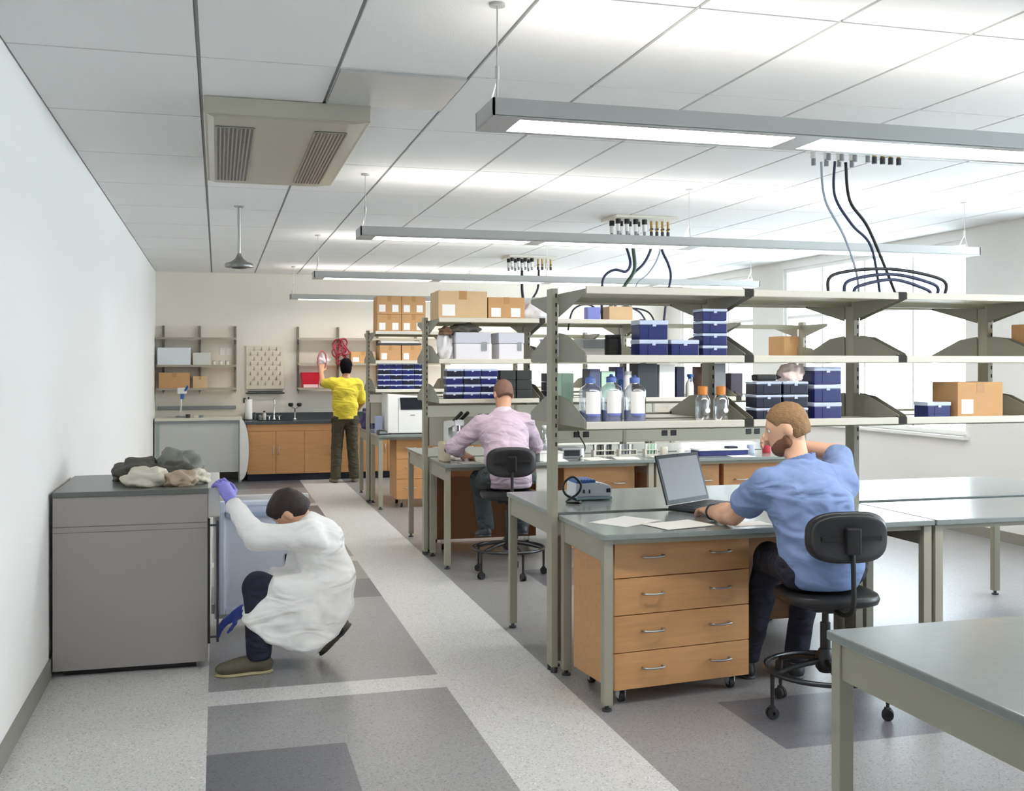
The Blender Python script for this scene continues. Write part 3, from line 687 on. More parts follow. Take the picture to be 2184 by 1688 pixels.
# ------------------------------------------------------------------ far wall
def sink_counter():
    x0, x1, yf, yw = 0.40, 3.2, 15.5, 16.09
    r = thing('base_cabinet', 'long maple base cabinet with doors below the sink on the end wall', 'cabinet', (0,0,0))
    b = MB(); b.box(x0, yf+0.02, 0.10, x1, yw, 0.815); b.build('body', M_WOOD, r)
    b = MB(); b.box(x0+0.01, yf+0.07, 0.0, x1, yw, 0.10); b.build('toe_kick', mat('toe_kick','#23283a',0.6), r)
    b = MB(); b.box(x0+0.004, yf, 0.715, x1-0.004, yf+0.018, 0.81); b.build('apron_panel', M_WOOD, r)
    n = 7; wd = (x1-x0)/n
    for i in range(n):
        d = MB(); d.box(x0+i*wd+0.003, yf, 0.105, x0+(i+1)*wd-0.003, yf+0.018, 0.71, 0.002); o = d.build('door', M_WOOD, r)
        hx = x0+(i+1)*wd-0.04 if i % 2 == 0 else x0+i*wd+0.04
        h = MB(); h.tube([(hx,yf,0.38),(hx,yf-0.03,0.39),(hx,yf-0.03,0.49),(hx,yf,0.50)],0.006,8,sub=4); h.build('handle', M_STEEL, o, True)
    t = thing('sink_worktop', 'dark epoxy worktop with a sunken sink along the end wall', 'worktop', (0,0,0))
    b = MB(); sx0, sx1, sy0, sy1 = 0.55, 1.05, 15.60, 15.95; z0, z1 = 0.815, 0.85
    b.box(x0-0.02, yf-0.02, z0, sx0, yw, z1); b.box(sx1, yf-0.02, z0, x1, yw, z1); b.box(sx0, yf-0.02, z0, sx1, sy0, z1); b.box(sx0, sy1, z0, sx1, yw, z1)
    b.build('worktop_slab', M_EPOXYD, t)
    b = MB(); b.box(x0-0.02, yw-0.018, z1, x1, yw, z1+0.10, 0.002); b.build('backsplash', M_EPOXYD, t)
    b = MB(); b.box(sx0, sy0, 0.81, sx0+0.006, sy1, z1-0.004); b.box(sx1-0.006, sy0, 0.81, sx1, sy1, z1-0.004); b.box(sx0+0.006, sy0, 0.81, sx1-0.006, sy0+0.006, z1-0.004); b.box(sx0+0.006, sy1-0.006, 0.81, sx1-0.006, sy1, z1-0.004); b.box(sx0, sy0, 0.8155, sx1, sy1, 0.82); b.build('sink_basin', M_SLOT, t)
    f = thing('gooseneck_faucet', 'steel gooseneck faucet over the far sink', 'faucet', (0.80, 16.02, 0.85))
    b = MB(); b.lathe([(0.03,0),(0.03,0.012),(0.018,0.02),(0.016,0.06),(0.012,0.07)], n=16); b.build('base', M_CHROME, f, True)
    b = MB(); b.tube([(0,0,0.06),(0,0,0.24),(0,-0.05,0.31),(0,-0.13,0.30),(0,-0.16,0.22)],0.010,8); b.build('spout', M_CHROME, f, True)
    for s in (-1, 1):
        b = MB(); b.cyl((s*0.07,0,0),(s*0.07,0,0.05),0.012); b.box(s*0.07-0.035,-0.008,0.05,s*0.07+0.035,0.008,0.062,0.003); b.build('handle', M_CHROME, f)
    e = thing('eyewash_station', 'emergency eyewash with two black cups beside the far sink', 'eyewash', (1.10, 16.0, 0.85))
    b = MB(); b.lathe([(0.03,0),(0.03,0.01),(0.014,0.02),(0.012,0.16)], n=14); b.tube([(-0.06,-0.03,0.20),(0,-0.02,0.165),(0.06,-0.03,0.20)],0.009,8); b.build('stand', M_CHROME, e, True)
    for s in (-1, 1):
        b = MB(); b.lathe([(0.02,0.19),(0.036,0.205),(0.038,0.235),(0.026,0.245)], c=(s*0.062,-0.03,0), n=16); b.build('cup', M_BLACK, e, True)
    d = thing('drying_rack', 'cream peg drying rack on the wall above the far sink', 'drying rack', (0.405, 16.07, 1.30))
    W, H = 0.545, 0.64
    b = MB(); b.box(0,0,0,W,0.02,H,0.004); b.build('board', mat('rack_board','#e4dccb',0.5), d)
    for j in range(8):
        for i in range(5 if j % 2 == 0 else 4):
            x = 0.06 + i*0.106 + (0.053 if j % 2 else 0); z = 0.07 + j*0.072
            p = MB(); p.cyl((x,0.0,z),(x,-0.085,z+0.045),0.008,0.006,n=8); p.cyl((x,0.001,z-0.002),(x,-0.006,z-0.002),0.018,n=10); p.build('peg', mat('rack_peg','#cfc1aa',0.5), d, auto=40)
    b = MB(); b.tube([(0.0,-0.02,-0.06),(0.03,-0.055,-0.06),(0.27,-0.06,-0.06),(0.51,-0.055,-0.06),(0.54,-0.02,-0.06)],0.012,8,sub=4); b.box(0.02,-0.05,-0.045,0.52,0.015,-0.028); b.build('drip_trough', M_DGREY, d)
    for i in range(4):
        b = MB(); b.box(0.045+i*0.075, 16.066, 1.075, 0.085+i*0.075, 16.088, 1.125, 0.004) if False else None
    tw = thing('paper_towel_holder', 'white upright paper towel roll at the aisle end of the far sink worktop', 'paper towel', (0.435, 15.93, 0.85))
    b = MB(); b.lathe([(0.075,0),(0.075,0.012),(0.01,0.014),(0.01,0.33),(0.014,0.34)], n=20); b.build('holder', M_DGREY, tw)
    b = MB(); b.lathe([(0.05,0.016),(0.052,0.02),(0.052,0.30),(0.05,0.304)], n=24); b.build('paper_roll', M_PAPER, tw, auto=40)
    for (x, h, m, lb) in ((0.52,0.11,M_DGREY,'small dark bottle standing behind the far sink, next to the towel roll'),(0.60,0.09,M_GREYP,'small grey bottle standing behind the far sink'),(0.66,0.13,M_CREAM,'small cream bottle standing behind the far sink, close to the faucet')):
        q = thing('small_bottle', lb, 'bottle', (x, 16.0, 0.85), 0, 'small bottles behind the far sink')
        b = MB(); b.lathe([(0.024,0),(0.026,0.004),(0.026,h*0.65),(0.012,h*0.8),(0.012,h*0.84)], n=14); b.build('body', m, q, auto=40)
        b = MB(); b.lathe([(0.015,h*0.84),(0.015,h),(0.013,h)], n=14); b.build('cap', M_BLACK, q, auto=40)
sink_counter()

def white_bench():
    r = thing('white_bench', 'white bench with a grey front panel and a rounded end leaf on the end wall', 'bench', (0,0,0))
    xa, xb, yf, yw = X0+0.02, 0.335, 15.46, 16.08
    b = MB(); b.box(xa, yf, 0.875, xb, yw, 0.912, 0.006); b.build('benchtop', M_CREAM, r)
    b = MB(); b.box(xa, yf+0.03, 0.15, xb-0.05, yf+0.05, 0.84); b.build('front_panel', mat('bench_panel','#c9cbc8',0.5), r)
    b = MB(); b.box(xa, yf+0.01, 0.84, xb-0.01, yf+0.04, 0.875); b.build('front_rail', M_GREYP, r)
    for x in (xb-0.05, xa+0.02):
        for y in (yf+0.02, yw-0.06):
            b = MB(); b.box(x, y, 0.0, x+0.045, y+0.045, 0.875, 0.003); b.build('leg', mat('bench_leg','#9fb0ab',0.45), r)
    poly = [(0.30, 0.03)] + [(0.30 + 0.125*math.sin(PI*k/16)**0.8 if k not in (0,16) else 0.30, 0.46 - 0.43*math.cos(PI*k/16)) for k in range(1, 16)] + [(0.30, 0.89)]
    b = MB(); b.prism(poly, yf-0.028, yf-0.008, 'xz', 0.004); b.build('end_leaf', M_WHITE, r)
    q = thing('task_microscope', 'small white and blue inspection microscope on the white bench', 'microscope', (-0.50, 15.78, 0.912))
    b = MB(); b.box(-0.07,-0.10,0,0.07,0.10,0.02,0.008); b.build('base', M_GREYP, q)
    b = MB(); b.cyl((0,0.06,0.02),(0,0.06,0.40),0.013); b.build('column', M_CHROME, q)
    b = MB(); b.box(-0.05,-0.06,0.33,0.08,0.09,0.42,0.02); b.build('head', M_WHITE, q)
    b = MB(); b.cyl((0.02,-0.02,0.26),(0.02,-0.02,0.34),0.026); b.cyl((0.06,-0.05,0.38),(0.09,-0.11,0.44),0.016); b.build('eyepiece', M_BLUE, q)
    for (x, rr, h, m, lb) in ((-0.40,0.03,0.05,M_DGREY,'small dark pot on the white bench in front of the microscope'),(-0.30,0.035,0.04,M_CREAM,'small cream pot on the white bench'),(-0.22,0.03,0.035,M_GREYP,'small grey pot on the white bench, nearest its rounded end')):
        b = MB(); b.lathe([(rr*0.8,0),(rr,0.004),(rr,h*0.7),(rr*1.08,h*0.72),(rr*1.08,h),(rr*0.9,h)], c=(x,15.62,0.912), n=18); tag(b.build('pot', m, auto=40), lb, 'pot', 'small pots on the white bench')
white_bench()

def wall_shelves(x0, x1, ups, label, zs):
    r = thing('mounted_shelving', label, 'shelving', (0,0,0), 0, 'wall shelves on the end wall')
    for x in ups:
        b = MB(); b.box(x-0.016, 16.045, 1.27, x+0.016, 16.098, 2.22, 0.002); b.build('upright', mat('wall_upright','#7b776d',0.45), r)
    for z in zs:
        b = MB(); b.box(x0, 15.78, z-0.022, x1, 16.045, z, 0.002); s = b.build('shelf', M_WOODS, r)
        b = MB(); b.box(x0, 15.772, z-0.028, x1, 15.78, z+0.002); b.build('edge_strip', mat('shelf_edge','#a39c8a',0.5), s)
        for x in ups:
            b = MB(); b.prism([(16.045,z-0.023),(15.80,z-0.023),(15.80,z-0.035),(16.045,z-0.09)], x-0.003, x+0.003, 'yz'); b.build('bracket', mat('wall_upright','#7b776d',0.45), r)
    return r
wall_shelves(X0+0.03, 0.26, (-0.75, -0.25, 0.25), 'maple wall shelves above the white bench, aisle end of the end wall', (2.045, 1.655, 1.325))
wall_shelves(1.14, 3.4, (1.15, 1.74, 2.33, 2.92), 'maple wall shelves above the man in yellow', (2.05, 1.68, 1.32))
b = MB(); b.box(X0+0.03, 16.05, 1.01, 0.26, 16.095, 1.06, 0.004); tag(b.build('wall_rail', M_GREYP), 'grey wiring rail on the end wall under the shelves over the white bench', 'rail')
b = MB(); b.box(0.36, 16.085, 1.10, 0.40, 16.099, 1.17, 0.003); tag(b.build('wall_switch', M_DGREY), 'small dark wall switch beside the drying rack', 'switch')

# ------------------------------------------------------------------ generic goods
def carton(x, y, z, w_, d, h, label, m=M_CARD, nl=1, group=None, rz=0):
    r = thing('cardboard_box', label, 'box', (x, y, z), rz, group)
    b = MB(); b.box(0,0,0,w_,d,h,0.003); b.build('carton', m, r)
    b = MB(); b.box(w_*0.42,-0.0012,h*0.7,w_*0.58,0,h); b.box(w_*0.42,0,h,w_*0.58,d,h+0.0012); b.build('tape', M_TAPE, r)
    for i in range(nl):
        lx = (0.08 if i == 0 else 0.62)*w_
        b = MB(); b.box(lx,-0.0015,h*0.12,lx+w_*0.26,0,h*0.52); b.build('paper_label', M_PAPER, r)
    return r
def tip_box(x, y, z, w_, d, h, label, m=None, group=None, lid=0.24):
    r = thing('pipette_tip_box', label, 'tip box', (x, y, z), 0, group)
    hb = h*(1-lid)
    b = MB(); b.box(0,0,0,w_,d,hb,0.004); b.box(w_*0.30,-0.002,hb*0.08,w_*0.33,0.001,hb*0.95); b.build('base', m or M_NAVY, r)
    b = MB(); b.box(-0.002,-0.002,hb,w_+0.002,d+0.002,h,0.004); b.box(w_*0.44,-0.006,hb-0.008,w_*0.56,0,hb+0.006); b.build('lid', M_LID, r)
    return r
S = [z-0.004 for z in ZS]

# nearest bench, middle shelf
yb_ = 5.06
g = 'navy tip boxes on the middle shelf of the nearest bench'
tip_box(2.075,yb_,S[1],0.155,0.12,0.092,'navy tip box, lower one of the pair on the nearest middle shelf',None,g)
tip_box(2.077,yb_,S[1]+0.093,0.155,0.12,0.098,'navy tip box stacked on another on the middle shelf, clear lid on top',None,g)
tip_box(2.250,yb_,S[1],0.155,0.12,0.092,'navy tip box alone between the pair and the stack of four, middle shelf',None,g)
for i, t in enumerate(('bottom','second from bottom','third from bottom','topmost')):
    tip_box(2.428,yb_,S[1]+i*0.064,0.138,0.12,0.063,'navy tip box, %s of the stack of four on the nearest middle shelf' % t,None,g)
def canister(x,y,z,r_,h,m,label,cap=None,name='canister',cat='canister'):
    q = thing(name,label,cat,(x,y,z))
    b = MB(); b.lathe([(r_*0.92,0),(r_,0.006),(r_,h*0.82),(r_*0.9,h*0.86)],n=22); b.build('body',m,q,auto=40)
    b = MB(); b.lathe([(r_*0.95,h*0.86),(r_*0.97,h*0.97),(r_*0.9,h)],n=22); b.build('lid',cap or m,q,auto=40)
    return q
canister(2.00,5.24,S[1],0.045,0.12,M_BLACK,'black round canister behind the pair of tip boxes')
def tray_box(x,y,z,w_,d,h,label,m=M_WHITE,group=None):
    q = thing('plastic_tray',label,'tray',(x,y,z),0,group)
    b = MB(); t=0.005
    b.box(0,0,0,w_,d,t); b.box(0,0,t,w_,t,h); b.box(0,d-t,t,w_,d,h); b.box(0,t,t,t,d-t,h); b.box(w_-t,t,t,w_,d-t,h); b.build('tray_body',m,q)
    b = MB(); b.box(-0.006,-0.006,h-0.008,w_+0.006,0,h); b.box(-0.006,d,h-0.008,w_+0.006,d+0.006,h); b.box(-0.006,0,h-0.008,0,d,h); b.box(w_,0,h-0.008,w_+0.006,d,h); b.build('rim',m,q)
    return q
tray_box(1.98,5.64,S[1],0.20,0.16,0.055,'white plastic tray, lower one, rear middle shelf by the aisle post',M_WHITE,'white trays on the nearest shelving')
tray_box(1.975,5.64,S[1]+0.057,0.20,0.16,0.05,'grey plastic tray lying on the white one, rear middle shelf',mat('tray_grey','#c5c8cb',0.4),'white trays on the nearest shelving')
# lower shelf bottles
def carboy(x,y,z,h,label):
    q = thing('reagent_bottle',label,'bottle',(x,y,z),0,'labelled reagent bottles on the nearest lower shelf')
    R = 0.058
    b = MB(); b.lathe([(R*0.9,0),(R,0.006),(R,h*0.66),(R*0.9,h*0.73),(R*0.45,h*0.80),(R*0.42,h*0.84)],n=28); b.build('body',M_BOTTLE,q,auto=50)
    b = MB(); b.lathe([(R*0.88,0.006),(R*0.93,0.010),(R*0.93,h*0.26),(R*0.1,h*0.261)],n=24); b.build('liquid',M_LIQ,q,auto=50)
    b = MB(); b.lathe([(R*0.44,h*0.83),(R*0.46,h*0.93),(R*0.40,h*0.945),(R*0.2,h*0.955),(R*0.12,h),(R*0.05,h)],n=20); b.build('cap',mat('blue_cap','#5b74bd',0.4),q,auto=50)
    def lab(u,v):
        a = -PI/2 - 0.72 + 1.44*u; return ((R+0.0012)*math.cos(a),(R+0.0012)*math.sin(a),h*0.20+v*h*0.46)
    b = MB(); b.grid(lab,14,2); p = b.build('paper_label',M_PAPER,q,True)
    def lab2(u,v):
        a = -PI/2 - 0.60 + 1.20*u; return ((R+0.0016)*math.cos(a),(R+0.0016)*math.sin(a),h*0.155+v*h*0.045)
    b = MB(); b.grid(lab2,14,1); b.build('label_band',mat('label_violet','#6f78c4',0.6),p,True)
    return q
for x, y, h, lb in ((1.834,5.13,0.245,'clear reagent bottle with white label nearest the aisle post, lower shelf'),(1.955,5.15,0.25,'clear reagent bottle with white label, middle one of three on the lower shelf'),(2.076,5.13,0.245,'clear reagent bottle with white label, farthest of three from the aisle post')):
    carboy(x,y,S[0],h,lb)
def jar(x,y,z,R,h,label,cap):
    q = thing('glass_jar',label,'jar',(x,y,z),0,'orange capped glass bottles')
    b = MB(); b.lathe([(R*0.85,0),(R,0.006),(R,h*0.6),(R*0.75,h*0.72),(R*0.5,h*0.78),(R*0.5,h*0.82)],n=24); b.build('body',M_BOTTLE,q,auto=50)
    b = MB(); b.lathe([(R*0.62,h*0.76),(R*0.64,h*0.98),(R*0.55,h)],n=18); b.build('cap',cap,q,auto=40)
    b = MB(); b.lathe([(R*0.35,0),(R*0.35,0.001)],c=(0,0,0),n=14,axis='y'); o=b.build('white_mark',M_PAPER,q); o.location=(0.01,-R-0.0015,h*0.32)
    return q
jar(2.455,5.12,S[0],0.040,0.185,'glass bottle with orange cap on the lower shelf, next to its twin, aisle side',M_AMBER)
jar(2.560,5.12,S[0],0.040,0.185,'glass bottle with orange cap on the lower shelf, beside the shelf joint',M_AMBER)
b = MB(); b.box(1.86,5.68,S[0],1.93,5.76,S[0]+0.25,0.006); tag(b.build('pale_green_box',M_GREEN),'pale green upright box on the rear lower shelf behind the aisle post','box')
def spray(x,y,z,label,m=M_WHITE,c=M_BLUE):
    q = thing('spray_bottle',label,'spray bottle',(x,y,z))
    b = MB(); b.lathe([(0.034,0),(0.038,0.006),(0.038,0.11),(0.030,0.14),(0.014,0.165),(0.014,0.175)],n=20); b.build('body',m,q,auto=50)
    b = MB(); b.box(-0.016,-0.05,0.185,0.016,0.03,0.215,0.006); b.cyl((0,0,0.17),(0,0,0.19),0.016); b.tube([(0,-0.03,0.188),(0,-0.035,0.16),(0,-0.025,0.145)],0.006,6,sub=3); b.build('trigger_head',c,q)
    return q
spray(2.19,5.66,S[0],'white spray bottle with blue trigger on the rear lower shelf of the nearest bench')
# lower shelf, second bay
g = 'dark racks stacked on the nearest lower shelf past the joint'
for c, x in enumerate((2.745, 2.905)):
    for i in range(3):
        tip_box(x,5.08,S[0]+i*0.07,0.148,0.12,0.068,'dark navy tube rack, %s tier of the %s column past the shelf joint' % (('bottom','middle','top')[i],('nearer','farther')[c]),M_NAVYD,g,0.2)
g = 'tall navy tip boxes stacked by the head of the man in blue'
for i in range(3):
    tip_box(3.085,5.07,S[0]+i*0.096,0.165,0.13,0.095,'tall navy box, %s of three above the head of the man in blue' % ('bottom','middle','top')[i],None,g)
q = thing('black_instrument','black handheld instrument lying on top of the dark racks','instrument',(2.76,5.10,S[0]+0.211))
b = MB(); b.box(0,0,0,0.12,0.07,0.035,0.01); b.build('body',M_BLACK,q)
b = MB(); b.cyl((0.12,0.035,0.02),(0.17,0.035,0.024),0.012); b.build('grip',M_DGREY,q)
lump('crumpled_tissue',(2.975,5.13,S[0]+0.211),(0.055,0.04,0.05),mat('tissue_pink','#ecd9d2',0.8),'crumpled pinkish tissue lying on the dark racks','tissue',21)
# bays beyond, toward the windows
tip_box(3.80,5.08,S[0],0.15,0.12,0.09,'navy tip box alone on the lower shelf of the third bay',None)
carton(3.98,5.06,S[0],0.30,0.22,0.2,'small cardboard box on the lower shelf of the third bay')
carton(4.55,5.06,S[1],0.32,0.25,0.2,'cardboard box on the middle shelf of the last bay')
# second bench, lower shelf, first bay
g = 'navy tip boxes on the lower shelf of the second bench'
for c, x in enumerate((1.845, 1.995, 2.145)):
    for i in range(4):
        tip_box(x+(0.008 if i % 2 else 0),8.74,S[0]+i*0.066,0.14,0.12,0.0645,'navy tip box, %s tier, %s column from the aisle, second bench' % (('bottom','second','third','top')[i],('first','middle','last')[c]),M_NAVY if (i+c) % 3 else M_NAVYD,g,0.26)
g = 'dark green storage boxes behind the head of the man in pink'
for c, x in enumerate((2.315, 2.46)):
    for i in range(3):
        bb = MB(); bb.box(x,8.74,S[0]+i*0.084,x+0.135,8.90,S[0]+i*0.084+0.082,0.004); tag(bb.build('storage_box',mat('dark_green_box','#2a2f2e',0.45)),'dark green storage box, %s row, %s stack behind the head of the man in pink' % (('bottom','middle','top')[i],('nearer','farther')[c]),'storage box',g)
for i in range(3):
    bb = MB(); bb.box(2.72,8.74,S[0]+i*0.075,2.85,8.88,S[0]+i*0.075+0.073,0.004); tag(bb.build('storage_box',M_NAVYD),'dark violet storage box, %s of the small stack just past the second shelving post' % ('bottom','middle','top')[i],'storage box','dark violet boxes past the second shelving post')
b = MB(); b.box(2.87,8.76,S[0],2.98,8.9,S[0]+0.22,0.005); tag(b.build('storage_box',mat('bottle_green','#2f4a3c',0.5)),'tall bottle green box beside the dark violet stack','storage box')
# middle shelf, first bay
def bin_(x,y,z,w_,d,h,label,m):
    q = thing('storage_bin',label,'bin',(x,y,z),0,'pale storage bins on the second bench')
    b = MB(); b.box(0,0,0,w_,d,h*0.6,0.008); b.build('bin_body',m,q)
    b = MB(); b.box(-0.004,-0.004,h*0.6,w_+0.004,d+0.004,h,0.008); b.build('bin_lid',mat('bin_lid','#c3c5cf',0.4),q)
    b = MB(); b.box(w_*0.74,-0.006,h*0.34,w_*0.90,-0.003,h*0.66); b.build('label',M_GREYP,q)
    return q
bin_(1.925,8.73,S[1],0.30,0.26,0.235,'wide pale grey storage bin on the second middle shelf',mat('bin_pale','#dfdde2',0.4))
bin_(2.30,8.73,S[1],0.22,0.26,0.235,'narrow pale storage bin beside the wide one on the second middle shelf',mat('bin_pale','#dfdde2',0.4))
lump('crumpled_bag',(1.86,8.84,S[1]),(0.05,0.06,0.13),M_BAGW,'white plastic bag beside the aisle post on the second middle shelf','bag',31)
lump('crumpled_bag',(2.02,8.80,S[1]+0.236),(0.10,0.05,0.04),M_BAGD,'black crumpled bag lying on the wide storage bin','bag',32)
lump('crumpled_bag',(1.865,8.82,S[1]+0.215),(0.05,0.05,0.035),mat('bag_brown','#7a5a48',0.6,bump=0.3,bscale=60),'brown crumpled bag lying on the white plastic bag','bag',33)
g = 'pale blue trays stacked past the second shelving post'
for i in range(3): tray_box(2.73,8.74,S[1]+i*0.062,0.15,0.2,0.06,'pale blue tray, %s of three past the second shelving post' % ('bottom','middle','top')[i],mat('tray_blue','#bccbe2',0.4),g)
# top shelf
carton(1.775,8.72,S[2],0.42,0.35,0.235,'big pale cardboard box on the top shelf over the man in pink',M_CARDL,1)
carton(2.205,8.72,S[2],0.32,0.35,0.19,'orange brown cardboard box next to the big pale one, top shelf',M_CARD,2)
lump('crumpled_bag',(2.66,8.86,S[2]),(0.115,0.10,0.10),M_BAGW,'white plastic bag on the top shelf beside the orange brown box','bag',34)
carton(2.92,9.32,S[2]-0.0,0.30,0.28,0.20,'cardboard box on the rear top shelf behind the nearest aisle post',M_CARD,2) if False else None
b = MB(); b.box(1.80,8.78,S[2]+0.2375,2.10,9.0,S[2]+0.25,0.003); tag(b.build('flat_envelope',M_PAPER),'flat cream envelope lying on the big pale cardboard box','envelope')
# second bench lower shelf seen past the bottles
def tallbox(x,w_,h,m,label,d=0.2,y=8.80,name='storage_box',cat='storage box'):
    b = MB(); b.box(x,y,S[0],x+w_,y+d,S[0]+h,0.005); return tag(b.build(name,m),label,cat)
tallbox(3.14,0.10,0.26,mat('slate_blue','#55607c',0.45),'slate blue box on the second bench shelf behind the labelled bottles')
tallbox(3.25,0.13,0.24,M_GREEN,'pale green box on the second bench shelf behind the labelled bottles')
tallbox(3.39,0.07,0.28,M_NAVY,'navy upright box on the second bench shelf beside the pale green box')
canister(3.52,8.88,S[0],0.048,0.24,M_WHITE,'white canister on the second bench shelf behind the labelled bottles')
tallbox(3.59,0.19,0.31,mat('charcoal_box','#33383d',0.45),'large charcoal box on the second bench shelf')
tallbox(3.80,0.15,0.30,M_WHITE,'large white box on the second bench shelf beside the charcoal one')
tallbox(3.965,0.08,0.28,M_NAVYD,'navy binder standing beside the large white box',0.2,8.80,'ring_binder','binder')
spray(4.12,8.86,S[0],'white spray bottle with blue trigger on the second bench shelf',M_WHITE,M_BLUE)
tallbox(4.21,0.06,0.28,mat('binder_brown','#6d4a44',0.5),'brown binder standing on the second bench shelf',0.2,8.80,'ring_binder','binder')
tallbox(4.29,0.16,0.31,mat('mid_grey_box','#74777a',0.45),'grey upright box on the second bench shelf beside the brown binder')
tallbox(4.50,0.12,0.22,mat('dark_plum','#3a3240',0.45),'dark plum box at the far end of the second bench shelf')
carton(5.28,9.22,S[1],0.16,0.30,0.24,'cardboard box on the second shelving nearest the windows',M_CARD,0)
b = MB(); b.box(3.95,8.9,S[1],4.10,9.0,S[1]+0.12,0.004); tag(b.build('tissue_box',M_WHITE),'white tissue box on the second middle shelf','tissue box')
b = MB(); b.box(3.05,8.74,S[1],3.30,8.95,S[1]+0.10,0.004); tag(b.build('tissue_box',M_CREAM),'cream glove box on the second middle shelf behind the white trays','glove box')
b = MB(); b.box(3.10,8.74,S[2],3.22,8.84,S[2]+0.12,0.006); tag(b.build('blue_pack',mat('pack_blue','#7d84c9',0.5)),'blue pack on the second top shelf under the looped cables','pack')
b = MB(); b.box(3.30,8.74,S[2],3.52,8.9,S[2]+0.13,0.004); tag(b.build('beige_pack',M_CARDL),'beige pack on the second top shelf under the looped cables','pack')

# second bench top
def microscope(x,y,z,rz,label):
    r = thing('microscope',label,'microscope',(x,y,z),rz)
    b = MB(); b.box(-0.09,-0.13,0,0.09,0.13,0.035,0.012); b.build('base',M_WHITE,r)
    b = MB(); b.prism([(0.05,0.03),(0.125,0.03),(0.125,0.32),(-0.06,0.34),(-0.06,0.29),(0.05,0.27)],-0.05,0.05,'yz',0.008); b.build('arm',M_WHITE,r)
    b = MB(); b.box(-0.08,-0.09,0.13,0.08,0.06,0.145,0.003); b.build('stage',M_BLACK,r)
    b = MB(); b.cyl((0,-0.01,0.29),(0,-0.01,0.24),0.04); b.cyl((0,-0.02,0.24),(0,-0.03,0.17),0.012); b.cyl((0.02,0,0.24),(0.035,0.01,0.19),0.011); b.build('objective_turret',M_CHROME,r)
    for s in (-1,1):
        b = MB(); b.cyl((s*0.03,-0.02,0.33),(s*0.032,-0.14,0.40),0.016); b.build('eyepiece',M_BLACK,r)
    b = MB(); b.cyl((-0.075,0.08,0.09),(0.075,0.08,0.09),0.024); b.build('focus_knob',M_DGREY,r)
    return r
microscope(1.97,8.93,TZ,math.radians(20),'white microscope on the second bench beside the man in pink')
q = thing('beige_instrument','beige tabletop instrument at the aisle end of the second bench','instrument',(1.80,8.66,TZ))
b = MB(); b.box(0,0,0,0.07,0.20,0.16,0.01); b.build('body',mat('beige_plastic','#cbbfa8',0.45),q)
b = MB(); b.cyl((0.035,-0.002,0.10),(0.035,0.004,0.10),0.022); b.build('dial',M_DGREY,q)
def sheet(x,y,z,w_,d,rz,label,name='paper_sheet',cat='paper',m=M_PAPER,group=None,t=0.0012,curl=0.0):
    def fn(u,v): return (u*w_,v*d,t+curl*max(0,u-0.6)**2+curl*max(0,0.3-v)**2)
    b = MB(); b.grid(fn,8,8)
    b.box(0.001,0.001,0,w_-0.001,d-0.001,t*0.6)
    o = b.build(name,m,smooth=False,loc=(x,y,z)); o.rotation_euler=(0,0,rz); return tag(o,label,cat,group)
sheet(1.93,8.47,TZ,0.16,0.2,0.1,'white paper on the second bench in front of the microscope')
sheet(2.62,8.47,TZ,0.21,0.28,-0.15,'white paper on the second bench past the man in pink')
def flask(x,y,z,R,h,label):
    q = thing('glass_flask',label,'flask',(x,y,z),0,'glass flasks on the second bench')
    b = MB(); b.lathe([(R*0.9,0),(R,0.008),(R*0.95,h*0.12),(R*0.32,h*0.72),(R*0.3,h*0.97),(R*0.38,h)],n=22); b.build('body',M_BOTTLE,q,auto=50)
    b = MB(); b.lathe([(R*0.3,h*0.95),(R*0.34,h*1.06),(R*0.3,h*1.08)],n=14); b.build('stopper',M_WHITE,q,auto=50)
flask(2.62,8.80,TZ,0.06,0.22,'glass flask on the second bench beside the man in pink, closest to him'); flask(2.74,8.86,TZ,0.065,0.26,'taller glass flask on the second bench beside the man in pink'); flask(2.71,8.70,TZ,0.05,0.16,'small glass flask on the second bench in front of the taller one')
tray_box(2.60,8.52,TZ+0.002,0.20,0.14,0.075,'white tray on the second bench beside the man in pink',M_WHITE)
q = thing('bench_instrument','black and silver bench instrument beyond the flasks','instrument',(2.86,8.72,TZ))
b = MB(); b.box(0,0,0,0.18,0.2,0.09,0.01); b.build('body',M_GREYP,q); b = MB(); b.box(0.02,-0.004,0.02,0.16,0.0,0.07); b.build('front_display',M_BLACK,q)
for i,(x,y,rz,lb) in enumerate(((3.03,8.46,0.1,'white paper on the second bench closest to the aisle post of the nearest shelving'),(3.28,8.50,-0.2,'white paper on the second bench behind the reagent bottles'),(3.68,8.48,0.05,'white paper on the second bench past the table joint'),(4.35,8.46,-0.1,'white paper on the second bench in front of the blue tray'))):
    sheet(x,y,TZ,0.21,0.29,rz,lb)
def tube_rack(x,y,z,w_,label,m):
    q = thing('tube_rack',label,'tube rack',(x,y,z),0,'tube racks on the second bench')
    b = MB(); b.box(0,0,0.0,w_,0.07,0.008); b.box(0,0,0.045,w_,0.07,0.052); b.box(0,0,0.008,0.006,0.07,0.045); b.box(w_-0.006,0,0.008,w_,0.07,0.045); b.build('rack_frame',M_CREAM,q)
    n = int(w_/0.03)
    for i in range(n):
        for j in (0.02,0.05):
            t = MB(); t.cyl((0.018+i*0.03,j,0.01),(0.018+i*0.03,j,0.085),0.008,n=8); t.cyl((0.018+i*0.03,j,0.085),(0.018+i*0.03,j,0.10),0.0095,n=8); t.build('tube',m if (i*2+(j>0.03)) % 3 else M_WHITE,q)
tube_rack(3.20,8.86,TZ,0.20,'cream rack of dark tubes on the second bench, nearest the aisle',M_DGREY)
tube_rack(3.44,8.86,TZ,0.17,'cream rack of grey tubes on the second bench, at the table joint',M_GREYP)
tube_rack(3.68,8.84,TZ,0.12,'cream rack of pale green tubes on the second bench',M_GREEN)
